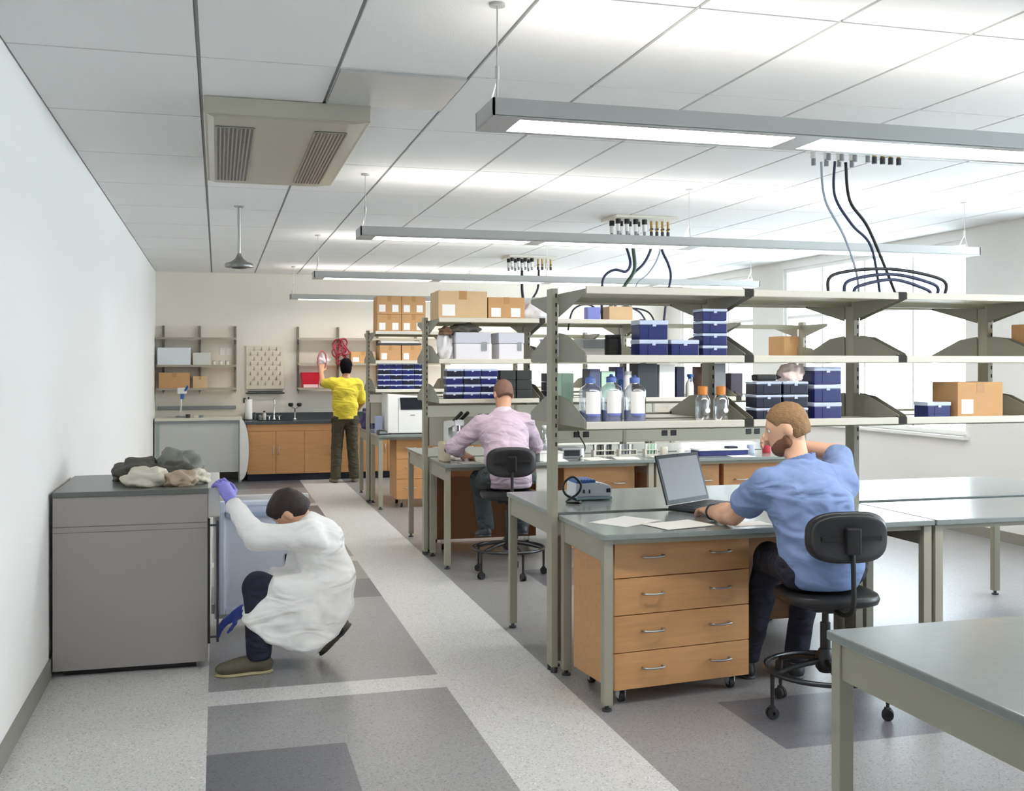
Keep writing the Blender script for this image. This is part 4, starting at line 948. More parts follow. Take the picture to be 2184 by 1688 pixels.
for i,(x,y,m,lb) in enumerate(((3.06,8.82,M_WHITE,'white reagent tub on the second bench below the raceway cord'),(3.86,8.84,M_CREAM,'cream reagent tub on the second bench beside the pale green tubes'),(3.96,8.70,M_WHITE,'white reagent tub on the second bench beside the blue tray'),(4.72,8.84,M_LID,'pale blue tub on the second bench beside the red bottle'))):
    canister(x,y,TZ,0.035,0.075,m,lb,None,'reagent_tub','tub')
q = thing('blue_instrument_tray','long blue tray with a white rim on the second bench','tray',(4.10,8.62,TZ))
b = MB(); b.box(0,0,0,0.48,0.18,0.045,0.006); b.build('tray_body',M_NAVY,q); b = MB(); b.box(-0.006,-0.006,0.045,0.486,0.186,0.058,0.004); b.build('rim',M_WHITE,q); b = MB(); b.box(0.30,0.04,0.058,0.40,0.12,0.078,0.006); b.build('clip',M_NAVYD,q)
canister(4.86,8.80,TZ,0.040,0.13,mat('red_bottle','#c0404c',0.4),'red bottle on the second bench near the head of the man in blue',M_WHITE,'reagent_bottle','bottle')
cb = MB(); cb.tube([(3.14,9.12,1.07),(3.13,9.05,1.02),(3.16,8.98,0.93),(3.10,8.86,0.868),(2.98,8.60,0.862),(2.92,8.44,0.862)],0.006,7); tag(cb.build('extension_lead',M_BLACK,smooth=True),'black power cord hanging from the raceway onto the second bench','cord')

# farthest bench
g = 'cardboard boxes stacked on the farthest shelving'
for (x,i,lb,m) in ((1.80,0,'labelled cardboard box, lower tier, aisle side of the farthest top shelf',M_CARD),(1.80,1,'labelled cardboard box, upper tier, aisle side of the farthest top shelf',M_CARD),(2.09,0,'labelled cardboard box, lower tier, second from the aisle on the farthest top shelf',M_CARD),(2.09,1,'labelled cardboard box, upper tier, second from the aisle on the farthest top shelf',M_CARD)):
    carton(x,12.42,S[2]+i*0.212,0.285,0.33,0.21,lb,m,2,g)
carton(1.83,12.42,S[1],0.25,0.3,0.19,'labelled cardboard box on the farthest middle shelf, aisle side',M_CARD,1,g)
carton(2.09,12.42,S[1],0.25,0.3,0.19,'labelled cardboard box on the farthest middle shelf, second from the aisle',M_CARD,1,g)
b = MB(); b.box(1.83,12.44,S[1]+0.192,2.33,12.7,S[1]+0.215,0.004); tag(b.build('flat_tray',M_DGREY),'dark flat tray lying on the boxes of the farthest middle shelf','tray')
b = MB(); b.box(1.85,12.45,S[1]+0.217,2.30,12.68,S[1]+0.24,0.004); tag(b.build('flat_tray',M_WHITE),'white flat tray lying on the dark one, farthest middle shelf','tray')
g = 'navy tip boxes on the lower shelf of the farthest bench'
for c in range(4):
    for i in range(5):
        tip_box(1.815+c*0.142,12.42,S[0]+i*0.0625,0.136,0.12,0.061,'navy tip box, %s tier, %s column from the aisle, farthest bench' % (('bottom','second','third','fourth','top')[i],('first','second','third','fourth')[c]),M_NAVY if (i+c) % 3 else M_NAVYD,g,0.22)
def analyzer():
    r = thing('benchtop_analyzer','white benchtop instrument with a dark hatch on the farthest bench','instrument',(1.90,12.28,TZ))
    b = MB(); b.prism([(0,0.01),(0.44,0.01),(0.44,0.31),(0.40,0.44),(0.0,0.47)],0.0,0.46,'xz',0.008); b.build('housing',M_WHITE,r)
    b = MB(); b.prism([(0.155,0.285),(0.425,0.285),(0.425,0.315),(0.39,0.425),(0.145,0.425)],-0.008,0.0,'xz'); b.build('dark_hatch',mat('smoked_plastic','#23262e',0.2),r)
    b = MB(); b.box(0.27,-0.004,0.215,0.32,0.0,0.225); b.build('badge',M_GREYP,r)
    b = MB(); b.box(0.125,-0.002,0.02,0.13,0.0,0.42); b.build('seam',M_GREYP,r)
    for x in (0.04,0.40):
        for y in (0.05,0.41):
            b = MB(); b.cyl((x,y,0),(x,y,0.011),0.016,n=12); b.build('foot',M_RUBBER,r)
analyzer()
q = thing('balance','small dark balance at the aisle end of the farthest bench','balance',(1.785,12.20,TZ))
b = MB(); b.box(0,0,0,0.10,0.18,0.045,0.008); b.build('body',M_DGREY,q); b = MB(); b.lathe([(0.04,0.05),(0.042,0.056),(0.04,0.058)],c=(0.05,0.11,0),n=18); b.cyl((0.05,0.11,0.045),(0.05,0.11,0.052),0.012); b.build('pan',M_STEEL,q); b = MB(); b.box(0.012,-0.002,0.015,0.088,0.0,0.036); b.build('display',M_GREYP,q)
tallq = MB(); tallq.box(1.80,12.52,TZ,1.875,12.64,TZ+0.20,0.006); tag(tallq.build('blue_carton',mat('pale_blue_box','#aab4d6',0.5)),'pale blue upright carton behind the balance','carton')
lump('purple_bag',(1.86,13.60,TZ),(0.075,0.10,0.13),mat('purple_bag_m','#3d3166',0.5,bump=0.3,bscale=40),'dark purple bag on the farthest bench beside the man in yellow','bag',41)

# end wall shelf goods
g = 'boxes on the wall shelves over the white bench'
b = MB(); b.box(-0.82,15.80,1.655,-0.37,16.0,1.90,0.006); tag(b.build('supply_box',mat('pale_supply','#dfe6ea',0.45)),'pale blue white supply box on the wall shelf over the white bench','box',g)
b = MB(); b.box(-0.34,15.80,1.655,-0.10,16.0,1.83,0.006); tag(b.build('supply_box',mat('grey_supply','#d4d4cc',0.45)),'cream supply box next to the pale blue white one','box',g)
carton(-0.80,15.82,1.325,0.42,0.2,0.22,'cardboard box on the lowest wall shelf over the white bench',M_CARD,0)
carton(-0.34,15.82,1.325,0.20,0.2,0.17,'small pale cardboard box on the lowest wall shelf over the white bench',M_CARDL,0)
for x,lb in ((-0.05,'small white jar on the middle wall shelf, nearest the wall notes'),(0.04,'small white jar on the middle wall shelf, middle of three'),(0.13,'small white jar on the middle wall shelf, nearest the shelf upright')):
    canister(x,15.86,1.655,0.026,0.06,M_CREAM,lb,M_GREYP,'small_jar','jar')['group'] = 'small jars on the wall shelf over the white bench'
for x,lb in ((0.03,'small paper note on the end wall, lower one'),(0.13,'small paper note on the end wall next to the shelf upright')):
    b = MB(); b.box(x,16.094,1.80,x+0.07,16.0985,1.90); tag(b.build('wall_note',M_PAPER),lb,'note')
q = thing('red_bin','red plastic bin on the lowest wall shelf beside the man in yellow','bin',(1.18,15.80,1.32))
b = MB(); b.prism([(0.02,0.0),(0.25,0.0),(0.27,0.22),(0.0,0.22)],0.0,0.2,'xz',0.004); b.build('bin_body',M_RED,q); b = MB(); b.box(0.03,-0.004,0.005,0.24,0.0,0.05); b.build('label_holder',mat('pink_label','#e8c6c6',0.5),q); b = MB(); b.box(-0.006,-0.008,0.212,0.276,0.0,0.226); b.build('rim',M_RED,q)
hb = MB()
hb.tube([(1.74+(0.07+0.05*math.sin(1.7*t))*math.cos(t)+0.03*math.sin(0.6*t), 15.755+0.018*math.sin(3.1*t), 1.90+(0.11+0.05*math.sin(0.9*t+1))*math.sin(t)-0.02*t/6) for t in [2*PI*i/14*5.2/4 for i in range(57)]],0.013,8,sub=3)
tag(hb.build('red_tubing_coil',mat('red_tubing','#8e2436',0.45),smooth=True),'coil of dark red tubing hanging from the wall shelf','tubing')
hb = MB(); hb.tube([(1.44,15.77,1.55),(1.42,15.77,1.75),(1.47,15.77,1.86),(1.53,15.77,1.80),(1.53,15.77,1.60)],0.013,8)
tag(hb.build('red_tubing_loop',mat('red_tubing_pale','#b4636a',0.45),smooth=True),'loop of pale red tubing hanging above the raised hand of the man in yellow','tubing')
lump('white_cloth',(1.50,15.83,1.68),(0.07,0.05,0.07),M_BAGW,'white crumpled cloth on the wall shelf above the man in yellow','cloth',51)
carton(1.90,15.80,1.68,0.35,0.22,0.17,'cardboard box on the wall shelf beside the head of the man in yellow',M_CARD,1)

# nearest bench top
sheet(1.96,4.95,TZ,0.30,0.24,0.55,'white paper lying nearest the aisle corner in front of the laptop','paper_sheet','paper',M_PAPER,'papers in front of the laptop',0.0012,0.01)
sheet(2.12,4.80,TZ+0.0022,0.30,0.22,0.25,'white paper lying at the table edge in front of the laptop','paper_sheet','paper',M_PAPER,'papers in front of the laptop',0.0012,0.01)
sheet(2.50,4.82,TZ,0.21,0.14,0.05,'white paper partly under the arm of the man in blue')
def laptop():
    r = thing('laptop','open dark grey laptop on the nearest bench','laptop',(2.405,5.455,TZ+0.0005),math.radians(31))
    w_, d = 0.415, 0.27
    b = MB(); b.box(0,-d,0.004,w_,0,0.026,0.006); b.build('base',mat('laptop_shell','#2e3136',0.4),r)
    b = MB(); b.box(0.03,-d*0.60,0.0262,w_-0.03,-0.03,0.0272); 
    for j in range(5):
        for i in range(14): b.box(0.034+i*0.0249,-0.050-j*0.024-0.0,0.0272,0.034+i*0.0249+0.021,-0.034-j*0.024,0.029)
    b.build('keyboard',M_BLACK,r)
    b = MB(); b.box(w_*0.36,-d+0.025,0.0261,w_*0.62,-d+0.09,0.0268); b.build('touchpad',M_DGREY,r)
    T = math.radians(17)
    def P(x,h,o): return (x, h*math.sin(T)+o*math.cos(T), 0.026+h*math.cos(T)-o*math.sin(T))
    def slab(b,x0,x1,h0,h1,o0,o1):
        v=[b.bm.verts.new(P(*q)) for q in ((x0,h0,o0),(x1,h0,o0),(x1,h1,o0),(x0,h1,o0),(x0,h0,o1),(x1,h0,o1),(x1,h1,o1),(x0,h1,o1))]
        b._fin([b.bm.faces.new([v[i] for i in q]) for q in ((3,2,1,0),(4,5,6,7),(0,1,5,4),(1,2,6,5),(2,3,7,6),(3,0,4,7))])
    b = MB(); slab(b,0,w_,0.004,0.285,0,0.010); s = b.build('screen_lid',mat('laptop_shell','#2e3136',0.4),r)
    b = MB(); slab(b,0.018,w_-0.018,0.028,0.265,-0.0012,0.0); b.build('screen',emitmat('lit_screen','#b9bec8',0.16,0.12),s)
    b = MB(); slab(b,w_*0.48,w_*0.52,0.2735,0.2775,-0.0012,0.0); b.build('webcam',M_SLOT,s)
laptop()
def pump():
    r = thing('pump_unit','blue and white tabletop pump unit with ridged blue top on the nearest bench','pump',(1.995,5.98,TZ),math.radians(0))
    b = MB(); b.box(0.06,0.0,0.004,0.285,0.20,0.022,0.006); b.build('base_plate',mat('pump_base','#aebfcb',0.35),r)
    b = MB(); b.prism([(0.055,0.024),(0.275,0.024),(0.285,0.055),(0.275,0.085),(0.20,0.105),(0.06,0.100)],0.005,0.19,'xz',0.006); b.build('housing',mat('pump_white','#e3e8f0',0.35),r)
    b = MB(); b.box(0.065,0.02,0.100,0.185,0.18,0.118,0.004)
    for i in range(6): b.box(0.07+i*0.019,0.02,0.118,0.080+i*0.019,0.18,0.123)
    b.build('ridged_top',M_BLUE,r)
    b = MB(); b.box(0.245,-0.002,0.045,0.272,0.006,0.07,0.004); b.box(0.10,-0.0015,0.045,0.108,0.006,0.066); b.box(0.135,-0.0015,0.045,0.142,0.006,0.066); b.build('socket',M_BLACK,r)
pump()
h = MB(); h.tube([(2.035,5.93,0.865),(1.965,5.93,0.90),(1.955,5.93,0.96),(2.01,5.93,1.0),(2.06,5.93,0.955),(2.045,5.93,0.905),(1.99,5.92,0.872),(1.965,5.90,0.857),(2.02,5.86,0.857),(2.05,5.9,0.858)],0.007,7)
tag(h.build('black_tubing',M_BLACK,smooth=True),'black looped tubing beside the blue and white pump unit','tubing')
# ------------------------------------------------------------------ people: smooth unions on a grid, turned into one surface each
class Field:
    def __init__(s, lo, hi, h):
        s.h = h; s.lo = np.array(lo, dtype=np.float32)
        s.n = [int(math.ceil((hi[i]-lo[i])/h))+1 for i in range(3)]
        s.ax = [s.lo[i] + h*np.arange(s.n[i], dtype=np.float32) for i in range(3)]
        s.g = np.full(s.n, 1.0, dtype=np.float32)
    def _sub(s, lo, hi, pad):
        sl = []
        for i in range(3):
            a = max(0, int((lo[i]-pad-s.lo[i])/s.h)); b = min(s.n[i], int((hi[i]+pad-s.lo[i])/s.h)+2)
            sl.append(slice(a, max(a, b)))
        X = s.ax[0][sl[0]][:,None,None]; Y = s.ax[1][sl[1]][None,:,None]; Z = s.ax[2][sl[2]][None,None,:]
        return tuple(sl), X, Y, Z
    def _mix(s, sl, d, k, op):
        a = s.g[sl]
        if a.size == 0: return
        if op == '+':
            hh = np.clip(0.5 + 0.5*(a-d)/k, 0, 1); s.g[sl] = a + (d-a)*hh - k*hh*(1-hh)
        else:
            d = -d; hh = np.clip(0.5 - 0.5*(a-d)/k, 0, 1); s.g[sl] = a + (d-a)*hh + k*hh*(1-hh)
    def cap(s, p0, p1, r0, r1=None, k=0.02, sc=(1,1,1), op='+'):
        """tapered capsule; sc squashes the section along the axes"""
        r1 = r0 if r1 is None else r1
        p0 = np.array(p0, dtype=np.float32); p1 = np.array(p1, dtype=np.float32); sc = np.array(sc, dtype=np.float32)
        R = max(r0, r1)*sc
        sl, X, Y, Z = s._sub(np.minimum(p0,p1)-R, np.maximum(p0,p1)+R, k*1.5+s.h*3)
        a = p0/sc; b = p1/sc; ab = b-a; L2 = max(float(ab@ab), 1e-9)
        x = X/sc[0]-a[0]; y = Y/sc[1]-a[1]; z = Z/sc[2]-a[2]
        t = np.clip((x*ab[0]+y*ab[1]+z*ab[2])/L2, 0, 1)
        d = np.sqrt((x-t*ab[0])**2+(y-t*ab[1])**2+(z-t*ab[2])**2) - (r0+t*(r1-r0))
        s._mix(sl, (d*float(sc.min())).astype(np.float32), k, op); return s
    def chain(s, pts, rs, k=0.02, sc=(1,1,1)):
        for i in range(len(pts)-1): s.cap(pts[i], pts[i+1], rs[i], rs[i+1], k, sc)
        return s
    def ell(s, c, r, M=None, k=0.02, op='+'):
        c = np.array(c, dtype=np.float32); r = np.array(r, dtype=np.float32); m = float(r.max())
        sl, X, Y, Z = s._sub(c-m, c+m, k*1.5+s.h*3)
        x, y, z = X-c[0], Y-c[1], Z-c[2]
        if M is not None:
            q = np.array(M)   # columns: local axes in world
            x, y, z = (x*q[0][0]+y*q[1][0]+z*q[2][0], x*q[0][1]+y*q[1][1]+z*q[2][1], x*q[0][2]+y*q[1][2]+z*q[2][2])
        k0 = np.sqrt((x/r[0])**2+(y/r[1])**2+(z/r[2])**2); k1 = np.sqrt((x/r[0]**2)**2+(y/r[1]**2)**2+(z/r[2]**2)**2)
        s._mix(sl, (k0*(k0-1)/np.maximum(k1, 1e-6)).astype(np.float32), k, op); return s
    def poly(s, pts, y0, y1, rnd=0.02, k=0.02):
        """outline in x,z extruded along y, rounded"""
        P = np.array(pts, dtype=np.float32)
        sl, X, Y, Z = s._sub((P[:,0].min(), y0, P[:,1].min()), (P[:,0].max(), y1, P[:,1].max()), k*1.5+rnd+s.h*3)
        x = X[:,:,0]+0*Z[0]; z = Z[0]+0*X[:,:,0]
        d2 = np.full(x.shape, 1e9, dtype=np.float32); sg = np.ones(x.shape, dtype=np.float32); n = len(P)
        for i in range(n):
            a, b = P[i], P[i-1]; e = b-a; wx, wz = x-a[0], z-a[1]
            t = np.clip((wx*e[0]+wz*e[1])/(e@e), 0, 1); d2 = np.minimum(d2, (wx-e[0]*t)**2+(wz-e[1]*t)**2)
            c1 = z >= a[1]; c2 = z < b[1]; c3 = e[0]*wz > e[1]*wx
            f = (c1&c2&c3)|(~c1&~c2&~c3); sg = np.where(f, -sg, sg)
        dd = (sg*np.sqrt(d2))[:,None,:] + rnd; dy = np.abs(Y-(y0+y1)/2) - (y1-y0)/2 + rnd
        d = np.minimum(np.maximum(dd, dy), 0) + np.sqrt(np.maximum(dd,0)**2+np.maximum(dy,0)**2) - rnd
        s._mix(sl, d.astype(np.float32), k, '+'); return s
    def plane(s, p, n, k=0.004):
        """keep the side the normal points away from"""
        n = np.array(n, dtype=np.float32); n /= np.linalg.norm(n)
        d = (s.ax[0][:,None,None]-p[0])*n[0]+(s.ax[1][None,:,None]-p[1])*n[1]+(s.ax[2][None,None,:]-p[2])*n[2]
        s.g = np.maximum(s.g, d.astype(np.float32)); return s
    def folds(s, amp, freqs, seed):
        rnd = random.Random(seed); acc = 0
        for f in freqs:
            v = Vector((rnd.uniform(-1,1), rnd.uniform(-1,1), rnd.uniform(-1,1))).normalized()*f; w_ = Vector((rnd.uniform(-1,1), rnd.uniform(-1,1), rnd.uniform(-1,1)))*f*0.4; p = rnd.uniform(0,6)
            A = (s.ax[0]*w_.x)[:,None,None]+(s.ax[1]*w_.y)[None,:,None]+(s.ax[2]*w_.z)[None,None,:]
            acc = acc + np.sin((s.ax[0]*v.x)[:,None,None]+(s.ax[1]*v.y)[None,:,None]+(s.ax[2]*v.z)[None,None,:]+p+1.3*np.sin(A))
        s.g = s.g + (amp*acc/len(freqs)).astype(np.float32); return s
    def mesh(s, name, m, parent, off=(0,0,0), minpart=True):
        g = s.g; g[0]=g[-1]=1; g[:,0]=g[:,-1]=1; g[:,:,0]=g[:,:,-1]=1
        n0, n1, n2 = [q-1 for q in s.n]
        ins = g < 0
        cnt = np.zeros((n0,n1,n2), dtype=np.int8)
        for i in (0,1):
            for j in (0,1):
                for k in (0,1): cnt += ins[i:i+n0, j:j+n1, k:k+n2]
        act = (cnt > 0) & (cnt < 8)
        idx = np.argwhere(act); vid = -np.ones((n0,n1,n2), dtype=np.int64); vid[act] = np.arange(len(idx))
        acc = np.zeros((len(idx),3)); num = np.zeros(len(idx))
        I, J, K = idx.T
        cs = [(i,j,k) for i in (0,1) for j in (0,1) for k in (0,1)]
        for a in cs:
            for ax in range(3):
                if a[ax]: continue
                b = list(a); b[ax] = 1
                ga = g[I+a[0],J+a[1],K+a[2]]; gb = g[I+b[0],J+b[1],K+b[2]]
                c = (ga < 0) != (gb < 0); t = np.where(c, ga/np.where(c, ga-gb, 1), 0)
                p = np.tile(np.array(a, dtype=float), (len(idx),1)); p[:,ax] += t
                acc[c] += p[c]; num[c] += 1
        V = (idx + acc/num[:,None])*s.h + s.lo - np.array(off)
        F = []
        for ax in range(3):
            o = [q for q in range(3) if q != ax]
            sl0 = [slice(1,-1)]*3; sl1 = [slice(1,-1)]*3
            sl0[ax] = slice(0,-1); sl1[ax] = slice(1,None)
            A = ins[tuple(sl0)]; B = ins[tuple(sl1)]
            for flip, C in ((False, A & ~B), (True, ~A & B)):
                e = np.argwhere(C); st = np.ones(3, dtype=int); st[ax] = 0; e = e + st
                q = []
                for (u, v) in ((-1,-1),(0,-1),(0,0),(-1,0)):
                    ee = e.copy(); ee[:,o[0]] += u; ee[:,o[1]] += v; q.append(vid[ee[:,0],ee[:,1],ee[:,2]])
                q = np.stack(q, 1)
                if flip != (ax == 1): q = q[:,::-1]
                F.append(q)
        F = np.concatenate(F); F = F[(F >= 0).all(1)]
        # keep the largest connected piece
        if minpart and len(V):
            lab = np.arange(len(V))
            while True:
                mn = lab[F].min(1); new = lab.copy()
                for c in range(4): np.minimum.at(new, F[:,c], mn)
                new = new[new]
                if (new == lab).all(): break
                lab = new
            u, c = np.unique(lab, return_counts=True); keep = lab == u[c.argmax()]
            F = F[keep[F[:,0]]]; mp = np.cumsum(keep)-1; V = V[keep]; F = mp[F]
        me = bpy.data.meshes.new(name); me.from_pydata(V.tolist(), [], F.tolist()); me.update()
        me.materials.append(m)
        me.polygons.foreach_set('use_smooth', [True]*len(me.polygons))
        o = bpy.data.objects.new(name, me); COL.objects.link(o); o.parent = parent
        return o

def frame(fwd, up):
    f = Vector(fwd).normalized(); u = Vector(up); u = (u - f*u.dot(f)).normalized(); r = f.cross(u)
    return f, u, r
def head(S, c, fwd, up, k=0.014):
    f, u, r = frame(fwd, up); c = Vector(c)
    def P(a, b, d): return tuple(c + f*a + u*b + r*d)
    M = [[r[i], f[i], u[i]] for i in range(3)]
    S.ell(P(-0.012,0.035,0), (0.076,0.098,0.088), M, k)          # skull
    S.ell(P(0.012,-0.02,0), (0.064,0.080,0.088), M, 0.03)        # face
    S.ell(P(0.040,-0.075,0), (0.048,0.045,0.040), M, 0.035)      # jaw, chin
    S.cap(P(0.088,0.012,0), P(0.108,-0.026,0), 0.009, 0.013, 0.014)  # nose
    S.cap(P(0.074,0.030,-0.03), P(0.074,0.030,0.03), 0.013, 0.013, 0.02)  # brow
    S.cap(P(0.086,-0.056,-0.016), P(0.086,-0.056,0.016), 0.008, 0.008, 0.010)  # lips
    for d in (-1, 1):
        S.ell(P(0.090,0.012,d*0.031), (0.016,0.012,0.011), M, 0.008, '-')  # eye sockets
        S.ell(P(-0.008,-0.004,d*0.078), (0.010,0.020,0.032), M, 0.008)     # ears
    return P, M
def eyes(P, parent, off):
    b = MB()
    for d in (-1, 1):
        p = Vector(P(0.078,0.012,d*0.031)) - Vector(off); q = Vector(P(0.0895,0.012,d*0.031)) - Vector(off)
        b.mi = 0; bmesh.ops.create_icosphere(b.bm, subdivisions=2, radius=0.011, matrix=Matrix.Translation(p))
        b.mi = 1; b.cyl(q - (q-p)*0.12, q, 0.005, 0.0045, n=10)
    b.build('eyes', [mat('eye_white','#e8e4de',0.2), M_BLACK], parent, True)
def hand(S, wrist, fwd, nrm, thumb_side, curl=0.5, spread=0.012, L=1.0, k=0.008):
    """palm and five fingers; nrm points out of the back of the hand, thumb_side is +1 or -1 along fwd x nrm"""
    f = Vector(fwd).normalized(); n = Vector(nrm); n = (n - f*n.dot(f)).normalized(); s = f.cross(n)*thumb_side; w0 = Vector(wrist)
    M = [[s[i], f[i], n[i]] for i in range(3)]
    S.ell(tuple(w0+f*0.048*L), (0.041*L,0.056*L,0.017*L), M, 0.014)
    S.cap(tuple(w0-f*0.01), tuple(w0+f*0.03), 0.024, 0.024, 0.02, )
    for i, (o, ln) in enumerate(((0.030,0.074),(0.010,0.084),(-0.010,0.078),(-0.029,0.060))):
        p = w0 + f*0.088*L + s*o*L; d = (f + s*(o*spread*20)).normalized(); seg = (0.44,0.32,0.24); r = (0.0095,0.0088,0.0082,0.0072)
        a = 0.15 + 0.12*i*curl
        for j in range(3):
            a += curl*(0.35,0.75,0.55)[j]
            q = p + (d*math.cos(a) - n*math.sin(a))*ln*seg[j]*L
            S.cap(tuple(p), tuple(q), r[j], r[j+1], k); p = q
    p = w0 + f*0.022*L + s*0.028*L
    for j, (dv, ln) in enumerate(((s*0.75+f*0.6-n*0.25, 0.038),(s*0.25+f*0.9-n*0.35, 0.032),(s*0.0+f*0.95-n*0.35, 0.026))):
        q = p + dv.normalized()*ln*L; S.cap(tuple(p), tuple(q), (0.0135,0.0108,0.0095)[j], (0.0108,0.0095,0.008)[j], 0.01); p = q
def shoe(name, heel, toe, up, m, parent, off, ankle_h=0.085, w_=0.046, sole=None, hs=1.0):
    h = Vector(heel); t = Vector(toe); f = (t-h).normalized(); u = Vector(up); u = (u-f*u.dot(f)).normalized(); L = (t-h).length
    pts = [h, t]; lo = [min(p[i] for p in pts)-0.14 for i in range(3)]; hi = [max(p[i] for p in pts)+0.14 for i in range(3)]
    s_ = f.cross(u); M = [[s_[i], f[i], u[i]] for i in range(3)]
    def P(a, b, c=0): return tuple(h + f*a*L + u*b + s_*c)
    S = Field(lo, hi, 0.006)
    S.ell(P(0.18,0.035*hs), (w_*0.80,L*0.20,0.040*hs), M, 0.02); S.ell(P(0.72,0.028*hs), (w_,L*0.28,0.030*hs), M, 0.03); S.ell(P(0.45,0.038*hs), (w_*0.84,L*0.3,0.036*hs), M, 0.03)
    S.cap(P(0.20,0.04), P(0.22,ankle_h), 0.040, 0.042, 0.02)
    S.ell(P(0.22,ankle_h+0.05), (0.036,0.036,0.04), M, 0.008, '-')
    n = u; p = P(0.5,0.004); S.plane(p, tuple(-n))
    o = S.mesh(name, m, parent, off)
    S2 = Field(lo, hi, 0.006)
    S2.ell(P(0.18,0.0), (w_*0.86,L*0.205,0.030), M, 0.02); S2.ell(P(0.72,0.0), (w_*1.06,L*0.29,0.030), M, 0.03); S2.ell(P(0.45,0.0), (w_*0.88,L*0.3,0.030), M, 0.03)
    S2.plane(P(0.5,0.0), tuple(-n)); S2.plane(P(0.5,0.017), tuple(n))
    S2.mesh('sole', sole or M_DGREY, o, (0,0,0)).location = (-off[0],-off[1],-off[2])
    return o
def bounds(pts, pad): return [min(p[i] for p in pts)-pad for i in range(3)], [max(p[i] for p in pts)+pad for i in range(3)]

SK1 = mat('skin_light','#dfae8f',0.5,mottle=0.06,mscale=20); SK2 = mat('skin_warm','#cf9d7e',0.5,mottle=0.06,mscale=20); SK3 = mat('skin_tan','#c79574',0.5,mottle=0.06,mscale=20)
def add(a, b): return tuple(x+y for x, y in zip(a, b))

